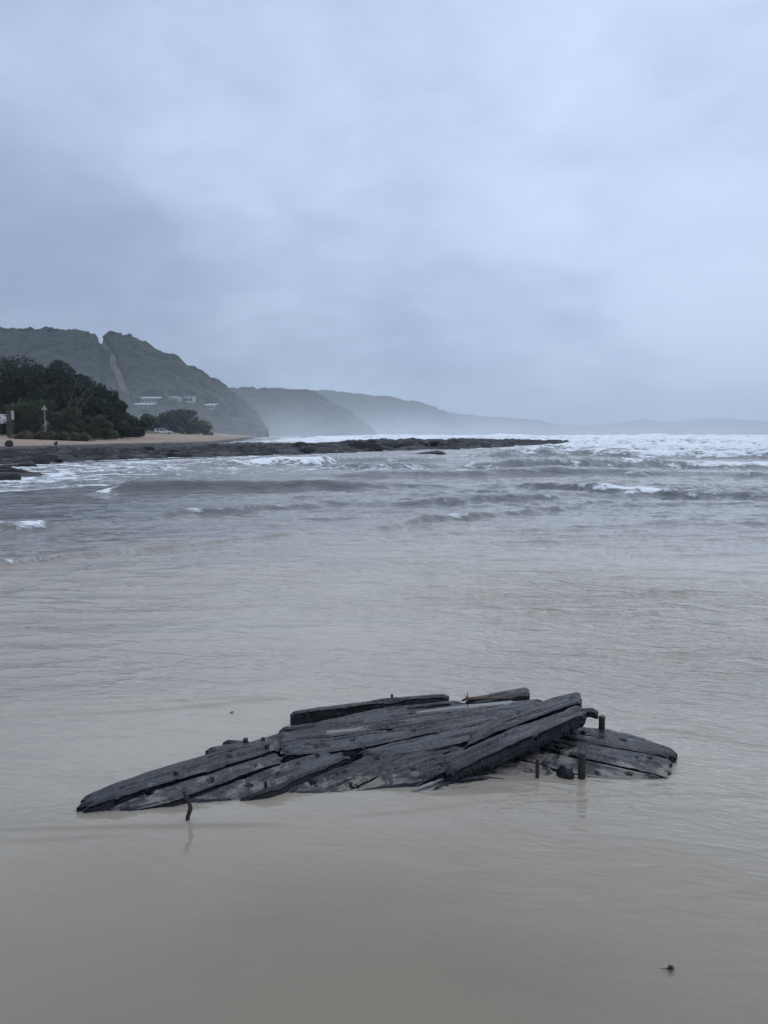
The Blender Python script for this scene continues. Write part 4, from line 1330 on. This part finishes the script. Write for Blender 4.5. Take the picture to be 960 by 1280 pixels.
b = G(583, 876, .10)
mb = MB()
mb.tube([(-.03, 0, .0), (.0, 0, .012), (.06, .01, .012), (.16, .02, .006), (.30, .03, .004)], [.006, .010, .012, .010, .004], 7, .4, 1)
mb.tube([(0, 0, .012), (.006, 0, .03), (.004, 0, .055)], [.006, .004, .002], 6, .2, 2)
mb.tube([(.003, 0, .022), (-.012, .004, .034)], [.003, .0015], 6, .2, 4)
o = mb.build('driftwood_twig', M['twig'], None, True)
o.location = tuple(map(float, b))
tag(o, 'orange brown driftwood twig lying on the far side of the wreck', 'twig')


def weed(px, py, sc, seed, label):
    b = G(px, py, 0.0)
    r_ = random.Random(seed)
    mb = MB()
    for k in range(15):
        a = r_.uniform(0, 2 * math.pi)
        l = r_.uniform(.5, 1.1) * sc
        p0 = Vector((r_.uniform(-.3, .3) * sc, r_.uniform(-.2, .2) * sc, .004))
        p1 = p0 + Vector((math.cos(a) * l * .5, math.sin(a) * l * .4, r_.uniform(.25, .75) * sc))
        p2 = p0 + Vector((math.cos(a) * l, math.sin(a) * l * .8, r_.uniform(-.05, .4) * sc))
        mb.tube([p0, p1, p2], [sc * .13, sc * .15, sc * .04], 6, .5, seed + k)
    mb.tube([(-.4 * sc, 0, .004), (-1.1 * sc, .1 * sc, .006), (-1.9 * sc, .25 * sc, .003)], [sc * .09, sc * .06, sc * .02], 5, .3, seed)
    o = mb.build('seaweed_scrap', M['weed'], None, True)
    o.location = tuple(map(float, b))
    return tag(o, label, 'seaweed')


weed(838, 1213, .017, 3, 'small red brown seaweed scrap in the near lower right shallows')
weed(290, 892, .014, 8, 'tiny dark scrap of weed alone behind the left of the wreck')
# ------------------------------------------------------------------ air
def vol_mat(name, dens, col, aniso):
    m, t = new_mat(name)
    pv = t.n('ShaderNodeVolumePrincipled', {'Color': (*col, 1.0), 'Density': dens, 'Anisotropy': aniso})
    o = t.n('ShaderNodeOutputMaterial')
    t.t.links.new(pv.outputs[0], o.inputs['Volume'])
    return m


hz = MB().box((0, 3000, 124), (21000, 15500, 251)).build('haze', vol_mat('haze_air', 0.00023, (0.80, 0.91, 1.0), 0.3))
tag(hz, 'thin pale sea haze in the air', kind='stuff')


def mist_material():
    """spray thrown up by the surf: thickest at the water, thinning upwards and towards its sides"""
    m, t = new_mat('spray_air')
    pos = t.n('ShaderNodeNewGeometry').outputs['Position']
    sp = t.n('ShaderNodeSeparateXYZ', {0: pos})
    x, y, z = sp.outputs
    up = t.math('MAXIMUM', t.math('SUBTRACT', t.math('POWER', 2.718, t.math('MULTIPLY', z, -1 / 13.0)), 0.012), 0.0)
    d = t.math('MULTIPLY', up, t.rng(y, 165, 300))
    d = t.math('MULTIPLY', d, t.rng(y, 1900, 1300))
    d = t.math('MULTIPLY', d, t.rng(x, -235, -100))
    d = t.math('MULTIPLY', d, t.rng(x, 560, 120))
    puff = t.noise(pos, 0.012, 3.0, 0.6)
    d = t.math('MULTIPLY', d, t.rng(puff, 0.3, 0.7, 0.5, 1.5))
    pv = t.n('ShaderNodeVolumePrincipled', {'Color': (0.93, 0.97, 1.0, 1.0), 'Density': t.math('MULTIPLY', d, 0.0028), 'Anisotropy': 0.3})
    o = t.n('ShaderNodeOutputMaterial')
    t.t.links.new(pv.outputs[0], o.inputs['Volume'])
    return m


ms = MB().box((165, 1035, 28.5), (800, 1740, 59)).build('spray_mist', mist_material())
tag(ms, 'low white mist of sea spray at the foot of the hills', 'mist', kind='stuff')
